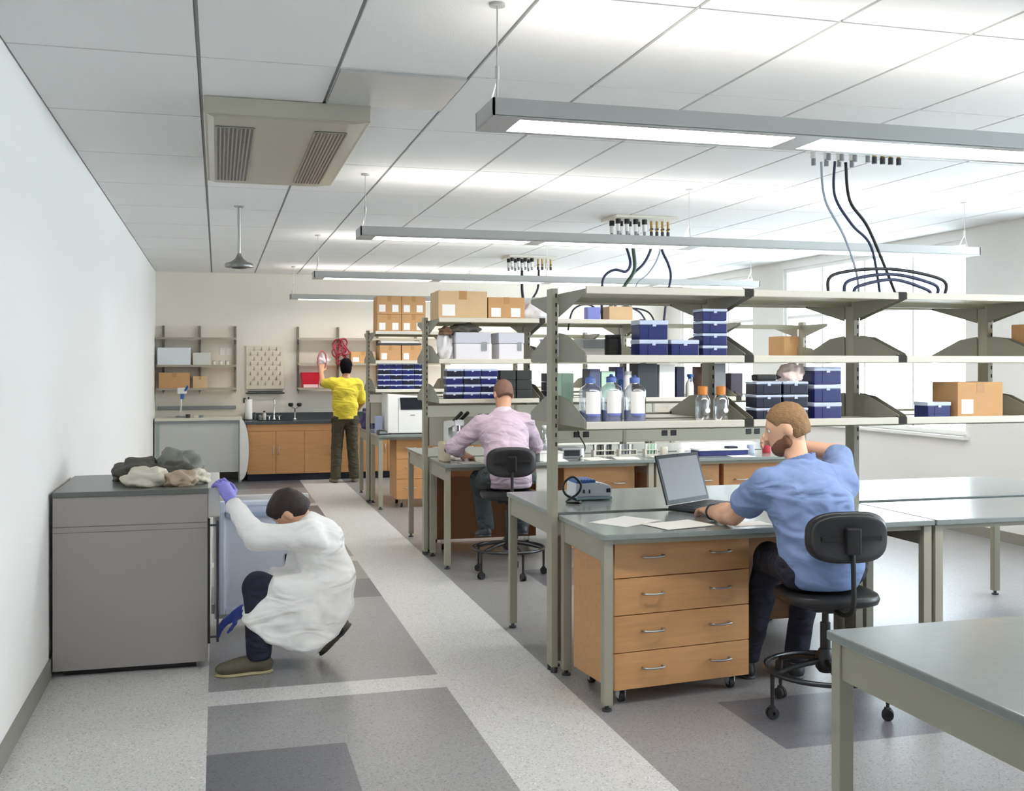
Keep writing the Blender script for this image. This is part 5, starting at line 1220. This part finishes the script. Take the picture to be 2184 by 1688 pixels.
# ---- man in blue at the laptop
def man_blue():
    off = (2.72, 4.43, 0.0)
    r = thing('person', 'bearded man in a blue short sleeved shirt typing on the laptop', 'person', off)
    hipL, hipR = (2.64,4.46,0.695), (2.85,4.44,0.695); pel = (2.745,4.43,0.735); ab = (2.74,4.45,0.82); ch = (2.715,4.50,1.00); nb = (2.705,4.58,1.16)
    shL, shR = (2.525,4.56,1.085), (2.90,4.53,1.085); hc = (2.678,4.655,1.345)
    elL, wrL = (2.465,4.80,0.915), (2.475,5.06,0.893); elR, wrR = (3.03,4.76,1.21), (2.80,4.89,1.255)
    knL, anL = (2.74,4.93,0.665), (2.715,5.12,0.10); knR, anR = (2.96,4.90,0.655), (2.96,5.05,0.10)
    S = Field(*bounds([hipL,hipR,shL,shR,hc,elL,wrL,elR,wrR,knL,anL,knR,anR,(2.4,5.28,0.9)],0.17), 0.0072)
    S.cap(add(pel,(0,0,0.01)), ab, 0.122, 0.122, 0.03, (1.18,0.85,1)); S.cap(ab, ch, 0.125, 0.145, 0.05, (1.18,0.82,1)); S.cap(ch, add(nb,(0,-0.01,-0.05)), 0.135, 0.10, 0.05, (1.15,0.8,1))
    S.cap(shL, shR, 0.062, 0.062, 0.05); S.cap(add(nb,(0.01,0,-0.04)), add(hc,(0.032,-0.018,-0.06)), 0.057, 0.053, 0.025)
    S.chain([shL, elL], [0.058,0.050]); S.cap(elL, tuple(Vector(elL).lerp(Vector(wrL),0.35)), 0.050, 0.052, 0.02); S.cap(tuple(Vector(elL).lerp(Vector(wrL),0.35)), wrL, 0.052, 0.032, 0.02); S.chain([shR, elR], [0.056,0.045]); S.chain([elR, wrR], [0.046,0.030])
    S.chain([hipL, knL, anL], [0.085,0.062,0.042], 0.03); S.chain([hipR, knR, anR], [0.085,0.062,0.042], 0.03)
    P, M = head(S, hc, (-0.82,0.46,-0.26), (-0.22,0.12,0.96))
    hand(S, wrL, (0.02,1,0.02), (0,0,1), 1, 0.42); hand(S, wrR, (-0.9,0.1,0.25), (0.1,0.7,0.5), -1, 0.7)
    S.mesh('body', SK1, r, off)
    eyes(P, r, off)
    H = Field(*bounds([hc],0.15), 0.0055); f, u, rr = frame((-0.82,0.46,-0.26), (-0.22,0.12,0.96))
    H.ell(P(-0.014,0.042,0), (0.081,0.102,0.090), M, 0.012); H.ell(P(-0.05,-0.02,0), (0.066,0.062,0.07), M, 0.03)
    H.plane(P(0.070,0.060,0), tuple(f*0.75 - u*0.65)); H.plane(P(-0.02,-0.055,0), tuple(-u - f*0.15))
    for d in (-1,1): H.ell(P(0.012,-0.012,d*0.085), (0.03,0.040,0.048), M, 0.008, '-')
    H.folds(0.0018, (160,190,220), 3)
    H.mesh('hair', mat('hair_fair','#8f6d49',0.7,bump=0.5,bscale=150,mottle=0.35,mscale=40), r, off)
    B = Field(*bounds([hc],0.15), 0.0055)
    B.ell(P(0.044,-0.084,0), (0.054,0.052,0.043), M, 0.02); B.ell(P(0.018,-0.055,0), (0.069,0.068,0.052), M, 0.02)
    B.plane(P(0.03,-0.030,0), tuple(u - f*0.35)); B.ell(P(0.095,-0.055,0), (0.024,0.02,0.010), M, 0.006, '-'); B.plane(P(-0.018,0,0), tuple(-f))
    for d in (-1,1): B.cap(P(0.010,-0.070,d*0.062), P(0.014,-0.032,d*0.068), 0.014, 0.009, 0.015)
    B.mesh('beard', mat('beard_brown','#744c34',0.75,bump=0.5,bscale=150), r, off)
    # shirt
    T = Field(*bounds([hipL,hipR,shL,shR,elL,elR],0.2), 0.008)
    T.cap(add(pel,(0,-0.005,-0.02)), ab, 0.155, 0.150, 0.05, (1.28,0.92,1)); T.cap(ab, ch, 0.150, 0.168, 0.05, (1.26,0.86,1)); T.cap(ch, add(nb,(0,-0.015,-0.055)), 0.152, 0.115, 0.05, (1.2,0.82,1))
    T.cap(shL, shR, 0.080, 0.080, 0.05)
    eL = tuple(Vector(shL).lerp(Vector(elL), 0.56)); eR = tuple(Vector(shR).lerp(Vector(elR), 0.80))
    T.cap(shL, eL, 0.080, 0.082, 0.035); T.cap(shR, eR, 0.078, 0.074, 0.035)
    T.folds(0.0085, (26,36,48,62,75), 5)
    dL = Vector(elL)-Vector(shL); 
    S3 = Field(T.lo, [T.lo[i]+T.h*(T.n[i]-1) for i in range(3)], T.h)
    T.cap(tuple(Vector(shL)+dL*0.50), tuple(Vector(shL)+dL*1.6), 0.062, 0.064, 0.006, op='-')
    T.cap(add(nb,(0,0.0,-0.035)), add(hc,(0,-0.03,0)), 0.060, 0.075, 0.008, op='-')
    T.plane((0,0,0.615), (0,0,-1))
    T.mesh('shirt', cloth('shirt_blue','#7a8fba',0.6,6.0,mottle=0.12), r, off)
    C = Field(*bounds([nb],0.16), 0.006)
    C.cap(add(nb,(0.012,0.0,-0.045)), add(nb,(0.012,0.01,0.05)), 0.086, 0.074, 0.01); C.cap(add(nb,(0.012,0.0,-0.10)), add(nb,(0.014,0.012,0.12)), 0.066, 0.064, 0.004, op='-'); C.plane(add(nb,(0,0,0.062)), (-0.25,0.25,1)); C.plane(add(nb,(0,0,-0.05)), (0,-0.2,-1))
    C.mesh('collar', mat('shirt_blue_collar','#7388b4',0.85), r, off)
    J = Field(*bounds([hipL,hipR,knL,knR,anL,anR],0.16), 0.0085)
    J.cap(add(hipL,(-0.02,0,0.01)), add(hipR,(0.02,0,0.01)), 0.102, 0.102, 0.03); J.cap(add(pel,(0,0,0.01)), add(pel,(0,0,0.08)), 0.128, 0.125, 0.03, (1.18,0.9,1))
    J.chain([hipL, knL], [0.095,0.078], 0.02); J.chain([knL, anL], [0.077,0.062], 0.02); J.chain([hipR, knR], [0.095,0.078], 0.02); J.chain([knR, anR], [0.077,0.062], 0.02)
    J.folds(0.004, (38,52,66), 8); J.plane((0,0,0.085), (0,0,-1)); J.plane((0,0,0.80), (0,0,1))
    J.mesh('trousers', cloth('trousers_dark','#1f2130',0.7,9.0), r, off)
    shoe('shoe', (2.715,5.07,0.0), (2.70,5.33,0.0), (0,0,1), mat('shoe_dark','#24252c',0.5), r, off); shoe('shoe', (2.96,5.0,0.0), (2.98,5.26,0.0), (0,0,1), mat('shoe_dark','#24252c',0.5), r, off)
    for (w0, e, nm) in ((wrL, elL, 'wristband'), (wrR, elR, 'wristwatch')):
        a = Vector(w0); d = (Vector(e)-a).normalized(); c = a + d*0.022 - Vector(off)
        b = MB(); q = d.orthogonal().normalized(); p = d.cross(q)
        b.tube([c + (q*math.cos(t)+p*math.sin(t))*0.036 for t in [2*PI*i/20 for i in range(20)]], 0.0075, 8, closed=True, sub=0)
        b.build(nm, M_BLACK if nm == 'wristband' else M_GREYP, r, True)
man_blue()

# ---- man in pink on the second bench
def man_pink():
    off = (2.23, 8.13, 0.0)
    r = thing('person', 'man in a pinkish lavender shirt leaning over the second bench, seen from behind', 'person', off)
    hipL, hipR = (2.125,8.16,0.770), (2.335,8.16,0.770); pel = (2.23,8.13,0.815); ab = (2.235,8.19,0.90); ch = (2.245,8.34,1.08); nb = (2.268,8.47,1.245)
    shL, shR = (2.075,8.43,1.165), (2.435,8.43,1.175); hc = (2.295,8.57,1.405)
    elL, wrL = (1.855,8.50,0.985), (1.98,8.66,0.905); elR, wrR = (2.565,8.55,0.985), (2.50,8.78,0.91)
    knL, anL = (2.11,8.66,0.70), (2.13,8.50,0.33); knR, anR = (2.43,8.66,0.70), (2.44,8.52,0.33)
    S = Field(*bounds([hipL,hipR,shL,shR,hc,elL,wrL,elR,wrR,knL,anL,knR,anR,(2.1,8.9,0.9)],0.17), 0.0078)
    S.cap(pel, ab, 0.118, 0.120, 0.03, (1.15,0.85,1)); S.cap(ab, ch, 0.122, 0.142, 0.05, (1.15,0.82,1)); S.cap(ch, add(nb,(0,-0.01,-0.05)), 0.13, 0.10, 0.05, (1.12,0.8,1))
    S.cap(shL, shR, 0.060, 0.060, 0.05); S.cap(add(nb,(0,0,-0.04)), add(hc,(0,-0.03,-0.06)), 0.058, 0.055, 0.03)
    S.chain([shL, elL, wrL], [0.055,0.045,0.030]); S.chain([shR, elR, wrR], [0.055,0.045,0.030])
    S.chain([hipL, knL, anL], [0.085,0.060,0.042], 0.03); S.chain([hipR, knR, anR], [0.085,0.060,0.042], 0.03)
    P, M = head(S, hc, (-0.10,0.85,-0.5), (0,0.5,0.85))
    hand(S, wrL, (0.75,0.6,-0.25), (0.1,0.2,1), -1, 0.6); hand(S, wrR, (-0.5,0.8,-0.2), (0,0.2,1), 1, 0.6)
    S.mesh('body', SK2, r, off); eyes(P, r, off)
    f, u, rr = frame((-0.10,0.85,-0.5), (0,0.5,0.85))
    H = Field(*bounds([hc],0.15), 0.0055)
    H.ell(P(-0.014,0.040,0), (0.0805,0.102,0.089), M, 0.012); H.ell(P(-0.05,-0.015,0), (0.066,0.062,0.07), M, 0.03)
    H.plane(P(0.055,0.05,0), tuple(f*0.9 - u*0.55)); H.plane(P(-0.02,-0.05,0), tuple(-u - f*0.15))
    for d in (-1,1): H.ell(P(0.012,-0.012,d*0.085), (0.03,0.040,0.048), M, 0.008, '-')
    H.mesh('hair', mat('hair_cropped','#7d5c4c',0.7,bump=0.4,bscale=160,mottle=0.3,mscale=40), r, off)
    T = Field(*bounds([hipL,hipR,shL,shR,elL,elR,wrL,wrR],0.2), 0.0085)
    T.cap(add(pel,(0,-0.005,-0.055)), ab, 0.155, 0.148, 0.05, (1.2,0.92,1)); T.cap(ab, ch, 0.146, 0.162, 0.05, (1.18,0.88,1)); T.cap(ch, add(nb,(0,-0.01,-0.055)), 0.152, 0.115, 0.05, (1.16,0.84,1))
    T.cap(shL, shR, 0.080, 0.080, 0.05)
    T.cap(shL, elL, 0.080, 0.066, 0.035); T.cap(shR, elR, 0.080, 0.066, 0.035)
    mL = tuple(Vector(elL).lerp(Vector(wrL),0.45)); mR = tuple(Vector(elR).lerp(Vector(wrR),0.75))
    T.cap(elL, mL, 0.064, 0.054, 0.02); T.cap(elR, mR, 0.064, 0.05, 0.02)
    T.folds(0.009, (28,38,52,66,80), 15)
    T.cap(add(nb,(0,0,-0.035)), add(hc,(0,-0.02,0)), 0.058, 0.072, 0.008, op='-'); T.plane((0,0,0.685), (0,0,-1))
    T.mesh('shirt', cloth('shirt_lavender','#bfadbb',0.6,7.0,mottle=0.1), r, off)
    C = Field(*bounds([nb],0.16), 0.006)
    C.cap(add(nb,(0,0.0,-0.04)), add(nb,(0,0.02,0.05)), 0.084, 0.073, 0.01); C.cap(add(nb,(0,0.0,-0.10)), add(nb,(0,0.03,0.12)), 0.064, 0.062, 0.004, op='-'); C.plane(add(nb,(0,0,0.055)), (0,0.4,1)); C.plane(add(nb,(0,0,-0.05)), (0,-0.2,-1))
    C.mesh('collar', mat('collar_lavender','#d8cbd6',0.85), r, off)
    J = Field(*bounds([hipL,hipR,knL,knR,anL,anR],0.16), 0.0085)
    J.cap(add(hipL,(-0.02,0,0)), add(hipR,(0.02,0,0)), 0.098, 0.098, 0.03)
    J.chain([hipL, knL], [0.098,0.078], 0.03); J.chain([knL, anL], [0.076,0.066], 0.02); J.chain([hipR, knR], [0.098,0.078], 0.03); J.chain([knR, anR], [0.076,0.066], 0.02)
    J.folds(0.004, (38,52,66), 18); J.plane((0,0,0.30), (0,0,-1))
    J.mesh('trousers', cloth('trousers_olive','#3b4244',0.7,9.0), r, off)
    shoe('shoe', (2.13,8.42,0.255), (2.10,8.66,0.215), (0,0.17,1), mat('shoe_charcoal','#30353f',0.5), r, off); shoe('shoe', (2.44,8.44,0.255), (2.47,8.68,0.215), (0,0.17,1), mat('shoe_charcoal','#30353f',0.5), r, off)
man_pink()

# ---- man in yellow at the end wall
def man_yellow():
    off = (1.735, 15.10, 0.0)
    r = thing('person', 'man with black hair in a yellow shirt reaching up to the end wall shelf', 'person', off)
    hipL, hipR = (1.645,15.10,0.90), (1.825,15.10,0.90); pel = (1.735,15.10,0.96); ab = (1.735,15.10,1.08); ch = (1.735,15.11,1.28); nb = (1.74,15.12,1.455)
    shL, shR = (1.565,15.12,1.40), (1.91,15.12,1.385); hc = (1.755,15.15,1.615)
    elL, wrL = (1.445,15.32,1.385), (1.44,15.52,1.56); elR, wrR = (1.985,15.16,1.13), (1.93,15.38,1.00)
    knL, anL = (1.62,15.12,0.50), (1.60,15.08,0.09); knR, anR = (1.84,15.13,0.50), (1.86,15.10,0.09)
    S = Field(*bounds([hipL,shL,shR,hc,elL,wrL,elR,wrR,anL,anR,(1.45,15.7,1.7)],0.17), 0.0085)
    S.cap(pel, ab, 0.120, 0.112, 0.04, (1.15,0.8,1)); S.cap(ab, ch, 0.112, 0.135, 0.05, (1.15,0.8,1)); S.cap(ch, add(nb,(0,0,-0.05)), 0.128, 0.09, 0.05, (1.12,0.78,1))
    S.cap(shL, shR, 0.056, 0.056, 0.05); S.cap(add(nb,(0,0,-0.04)), add(hc,(0,-0.02,-0.06)), 0.054, 0.052, 0.03)
    S.chain([shL, elL, wrL], [0.052,0.042,0.029]); S.chain([shR, elR, wrR], [0.052,0.042,0.029])
    S.chain([hipL, knL, anL], [0.085,0.060,0.042], 0.03); S.chain([hipR, knR, anR], [0.085,0.060,0.042], 0.03)
    P, M = head(S, hc, (0.15,1,-0.12), (0,0.1,1))
    hand(S, wrL, (0.1,0.5,0.8), (0,-0.8,0.6), 1, 0.5); hand(S, wrR, (-0.3,0.9,-0.2), (0.2,0,1), -1, 0.6)
    S.mesh('body', SK3, r, off); eyes(P, r, off)
    f, u, rr = frame((0.15,1,-0.12), (0,0.1,1))
    H = Field(*bounds([hc],0.17), 0.006)
    H.ell(P(-0.014,0.044,0), (0.088,0.108,0.096), M, 0.012); H.ell(P(-0.05,-0.03,0), (0.075,0.068,0.085), M, 0.03)
    H.plane(P(0.065,0.05,0), tuple(f*0.9 - u*0.45)); H.plane(P(-0.02,-0.09,0), tuple(-u - f*0.1))
    for d in (-1,1): H.ell(P(0.02,-0.02,d*0.09), (0.03,0.040,0.050), M, 0.008, '-')
    H.folds(0.002, (120,150), 23); H.mesh('hair', mat('hair_black','#08080b',0.9,bump=0.3,bscale=150,spec=0.1), r, off)
    T = Field(*bounds([pel,shL,shR,elL,elR],0.2), 0.0085)
    T.cap(add(pel,(0,0,-0.10)), ab, 0.142, 0.136, 0.05, (1.22,0.95,1)); T.cap(ab, ch, 0.136, 0.152, 0.05, (1.18,0.84,1)); T.cap(ch, add(nb,(0,0,-0.055)), 0.142, 0.10, 0.05, (1.14,0.8,1))
    T.cap(shL, shR, 0.074, 0.074, 0.05); T.cap(shL, tuple(Vector(shL).lerp(Vector(elL),0.62)), 0.076, 0.074, 0.03); T.cap(shR, tuple(Vector(shR).lerp(Vector(elR),0.85)), 0.076, 0.074, 0.03)
    T.folds(0.006, (30,40,55), 25); T.cap(add(nb,(0,0,-0.035)), add(hc,(0,-0.01,0)), 0.060, 0.07, 0.008, op='-'); T.plane((0,0,0.895), (0,0,-1))
    T.mesh('shirt', cloth('shirt_yellow','#dbc53c',0.5,7.0), r, off)
    J = Field(*bounds([hipL,hipR,anL,anR,(1.735,15.1,1.0)],0.17), 0.0085)
    J.cap(add(hipL,(0.01,0,0.0)), add(hipR,(-0.01,0,0.0)), 0.108, 0.108, 0.04, (1,0.9,1)); J.chain([hipL, knL], [0.098,0.078], 0.03); J.chain([knL, anL], [0.077,0.072], 0.02); J.chain([hipR, knR], [0.098,0.078], 0.03); J.chain([knR, anR], [0.077,0.072], 0.02)
    J.folds(0.005, (34,48,60), 28); J.plane((0,0,0.05), (0,0,-1)); J.plane((0,0,0.94), (0,0,1))
    J.mesh('trousers', cloth('trousers_brown_olive','#4a4332',0.7,9.0), r, off)
    b = MB(); b.lathe([(0.170,0.870),(0.173,0.873),(0.173,0.903),(0.170,0.906)], sx=1.08, sy=0.60, n=32); b.build('belt', mat('belt_brown','#4b3524',0.5), r, auto=40)
    shoe('shoe', (1.60,15.04,0.0), (1.56,15.30,0.0), (0,0,1), mat('shoe_tan','#8c7b66',0.6), r, off); shoe('shoe', (1.86,15.05,0.0), (1.90,15.31,0.0), (0,0,1), mat('shoe_tan','#8c7b66',0.6), r, off)
man_yellow()

# ---- person in the white lab coat crouching at the open fridge
def person_coat():
    off = (0.35, 6.0, 0.0)
    r = thing('person', 'person in a white lab coat and purple gloves crouching at the open fridge', 'person', off)
    pel = (0.585,6.03,0.345); ab = (0.60,6.03,0.48); ch = (0.54,6.02,0.655); nb = (0.465,6.01,0.775)
    hipL, hipR = (0.535,5.93,0.30), (0.535,6.13,0.30); shL, shR = (0.485,5.845,0.735), (0.475,6.18,0.72); hc = (0.385,6.03,0.845)
    elL, wrL = (0.205,5.86,0.735), (0.075,6.03,0.905); elR, wrR = (0.43,6.25,0.36), (0.13,6.28,0.245)
    knL, anL = (0.212,5.90,0.462), (0.215,5.89,0.10); knR, anR = (0.27,6.20,0.36), (0.655,6.10,0.16)
    S = Field(*bounds([pel,shL,shR,hc,elL,wrL,elR,wrR,knL,anL,knR,anR,(-0.05,6.2,1.02),(-0.02,6.3,0.12)],0.15), 0.0075)
    S.cap(pel, ab, 0.130, 0.120, 0.04, (0.9,1.2,1)); S.cap(ab, ch, 0.120, 0.130, 0.05, (0.85,1.2,1)); S.cap(ch, nb, 0.125, 0.075, 0.05, (0.85,1.15,1))
    S.cap(shL, shR, 0.056, 0.056, 0.05); S.cap(add(nb,(0.01,0,-0.01)), add(hc,(0.02,0,-0.035)), 0.054, 0.052, 0.03)
    S.chain([shL, elL, wrL], [0.054,0.043,0.029]); S.chain([shR, elR, wrR], [0.054,0.043,0.029])
    S.chain([hipL, knL, anL], [0.085,0.060,0.042], 0.03); S.chain([hipR, knR, anR], [0.085,0.060,0.042], 0.03)
    fw, up_ = (-0.62,0.30,-0.72), (-0.70,0.0,0.70)
    P, M = head(S, hc, fw, up_)
    S.mesh('body', SK1, r, off); eyes(P, r, off)
    f, u, rr = frame(fw, up_)
    H = Field(*bounds([hc],0.17), 0.006)
    H.ell(P(-0.014,0.040,0), (0.083,0.102,0.092), M, 0.012); H.ell(P(-0.055,-0.02,0), (0.072,0.064,0.078), M, 0.03); H.ell(P(0.05,0.075,0), (0.055,0.045,0.035), M, 0.02)
    H.plane(P(0.09,0.045,0), tuple(f*0.9 - u*0.55)); H.plane(P(-0.02,-0.075,0), tuple(-u - f*0.15))
    for d in (-1,1): H.ell(P(0.022,-0.02,d*0.09), (0.03,0.040,0.050), M, 0.008, '-')
    H.folds(0.003, (90,120,150), 33); H.mesh('hair', mat('hair_dark_brown','#2c201e',0.6,bump=0.5,bscale=130), r, off)
    # gloves with five fingers
    G = Field(*bounds([wrL,(-0.03,6.15,1.03)],0.11), 0.0055)
    fl = Vector((-0.40,0.35,0.85)).normalized()
    G.cap(tuple(Vector(wrL)-fl*0.012), tuple(Vector(wrL)+fl*0.02), 0.035, 0.031, 0.01); hand(G, tuple(Vector(wrL)+fl*0.012), tuple(fl), (0.55,-0.75,0.40), 1, 1.05, L=1.15); G.mesh('glove', M_PURPLE, r, off)
    G = Field(*bounds([wrR,(0.0,6.26,0.13)],0.11), 0.0055)
    fr = (Vector((0.0,6.27,0.17))-Vector(wrR)).normalized()
    G.cap(tuple(Vector(wrR)-fr*0.015), tuple(Vector(wrR)+fr*0.02), 0.035, 0.031, 0.01); hand(G, tuple(Vector(wrR)+fr*0.01), tuple(fr), (-0.3,-0.2,0.9), -1, 0.45, L=1.08); G.mesh('glove', M_BLUEG, r, off)
    # coat
    T = Field((0.0,5.62,0.0), (0.98,6.48,1.0), 0.0085)
    T.cap(add(pel,(0.01,0,-0.01)), ab, 0.158, 0.150, 0.05, (0.92,1.22,1)); T.cap(ab, ch, 0.150, 0.152, 0.05, (0.88,1.2,1)); T.cap(ch, add(nb,(0.015,0,-0.02)), 0.146, 0.085, 0.05, (0.88,1.15,1))
    T.cap(shL, shR, 0.075, 0.075, 0.05)
    T.cap(shL, elL, 0.080, 0.068, 0.035); T.cap(elL, tuple(Vector(elL).lerp(Vector(wrL),0.88)), 0.072, 0.050, 0.025); T.cap(shR, elR, 0.078, 0.066, 0.035); T.cap(elR, tuple(Vector(elR).lerp(Vector(wrR),0.55)), 0.064, 0.05, 0.02)
    skirt = [(0.291,0.515),(0.127,0.292),(0.255,0.166),(0.443,0.100),(0.505,0.092),(0.635,0.19),(0.70,0.335),(0.70,0.50),(0.516,0.50)]
    T.poly(skirt, 5.81, 6.20, 0.028, 0.05)
    T.cap((0.50,5.91,0.33), (0.37,5.90,0.40), 0.112, 0.10, 0.04); T.cap((0.50,6.15,0.30), (0.36,6.17,0.36), 0.11, 0.095, 0.04)
    T.folds(0.011, (22,32,44,58,72), 35)
    # opening of the skirt in front and underneath
    T.cap((0.02,5.9,0.50), (0.02,5.9,0.2), 0.10, 0.06, 0.01, op='-')
    T.cap((0.34,6.0,0.0), (0.52,6.0,0.02), 0.09, 0.07, 0.02, op='-')
    T.cap(add(nb,(0.0,0,0.0)), add(hc,(0.01,0,0)), 0.062, 0.08, 0.008, op='-')
    T.plane((0,0,0.028), (0,0,-1))
    T.mesh('lab_coat', cloth('coat_white','#f7f6f4',0.8,4.5,mottle=0.02), r, off)
    C = Field(*bounds([nb],0.16), 0.006)
    C.cap(add(nb,(0.02,0,-0.035)), add(nb,(-0.02,0,0.022)), 0.080, 0.076, 0.01); C.cap(add(nb,(0.05,0,-0.09)), add(nb,(-0.05,0,0.09)), 0.064, 0.064, 0.004, op='-'); C.plane(add(nb,(-0.008,0,0.014)), (-0.6,0,0.8)); C.plane(add(nb,(0.02,0,-0.04)), (0.55,0,-0.8))
    C.mesh('coat_collar', mat('coat_white','#f3f2f0',0.85), r, off)
    J = Field(*bounds([hipL,hipR,knL,knR,anL,anR],0.15), 0.0085)
    J.chain([hipL, knL], [0.098,0.080], 0.03); J.chain([knL, anL], [0.080,0.066], 0.02); J.chain([hipR, knR], [0.095,0.076], 0.03); J.chain([knR, anR], [0.072,0.056], 0.02); J.cap(hipL, hipR, 0.11, 0.11, 0.04)
    J.folds(0.004, (40,55,70), 38); J.plane((0,0,0.075), (0,0,-1))
    J.mesh('trousers', cloth('trousers_navy','#23273a',0.7,9.0), r, off)
    sm = mat('shoe_olive','#5b5646',0.7,mottle=0.25,mscale=60)
    shoe('shoe', (0.285,5.895,0.0), (-0.015,5.875,0.0), (0,0,1), sm, r, off, 0.125, 0.054, mat('sole_tan','#b0a482',0.6), 1.3)
    shoe('shoe', (0.735,6.10,0.175), (0.56,6.09,0.012), (-0.68,0,0.73), sm, r, off, 0.08, 0.048, mat('sole_dark','#4a4640',0.6))
person_coat()
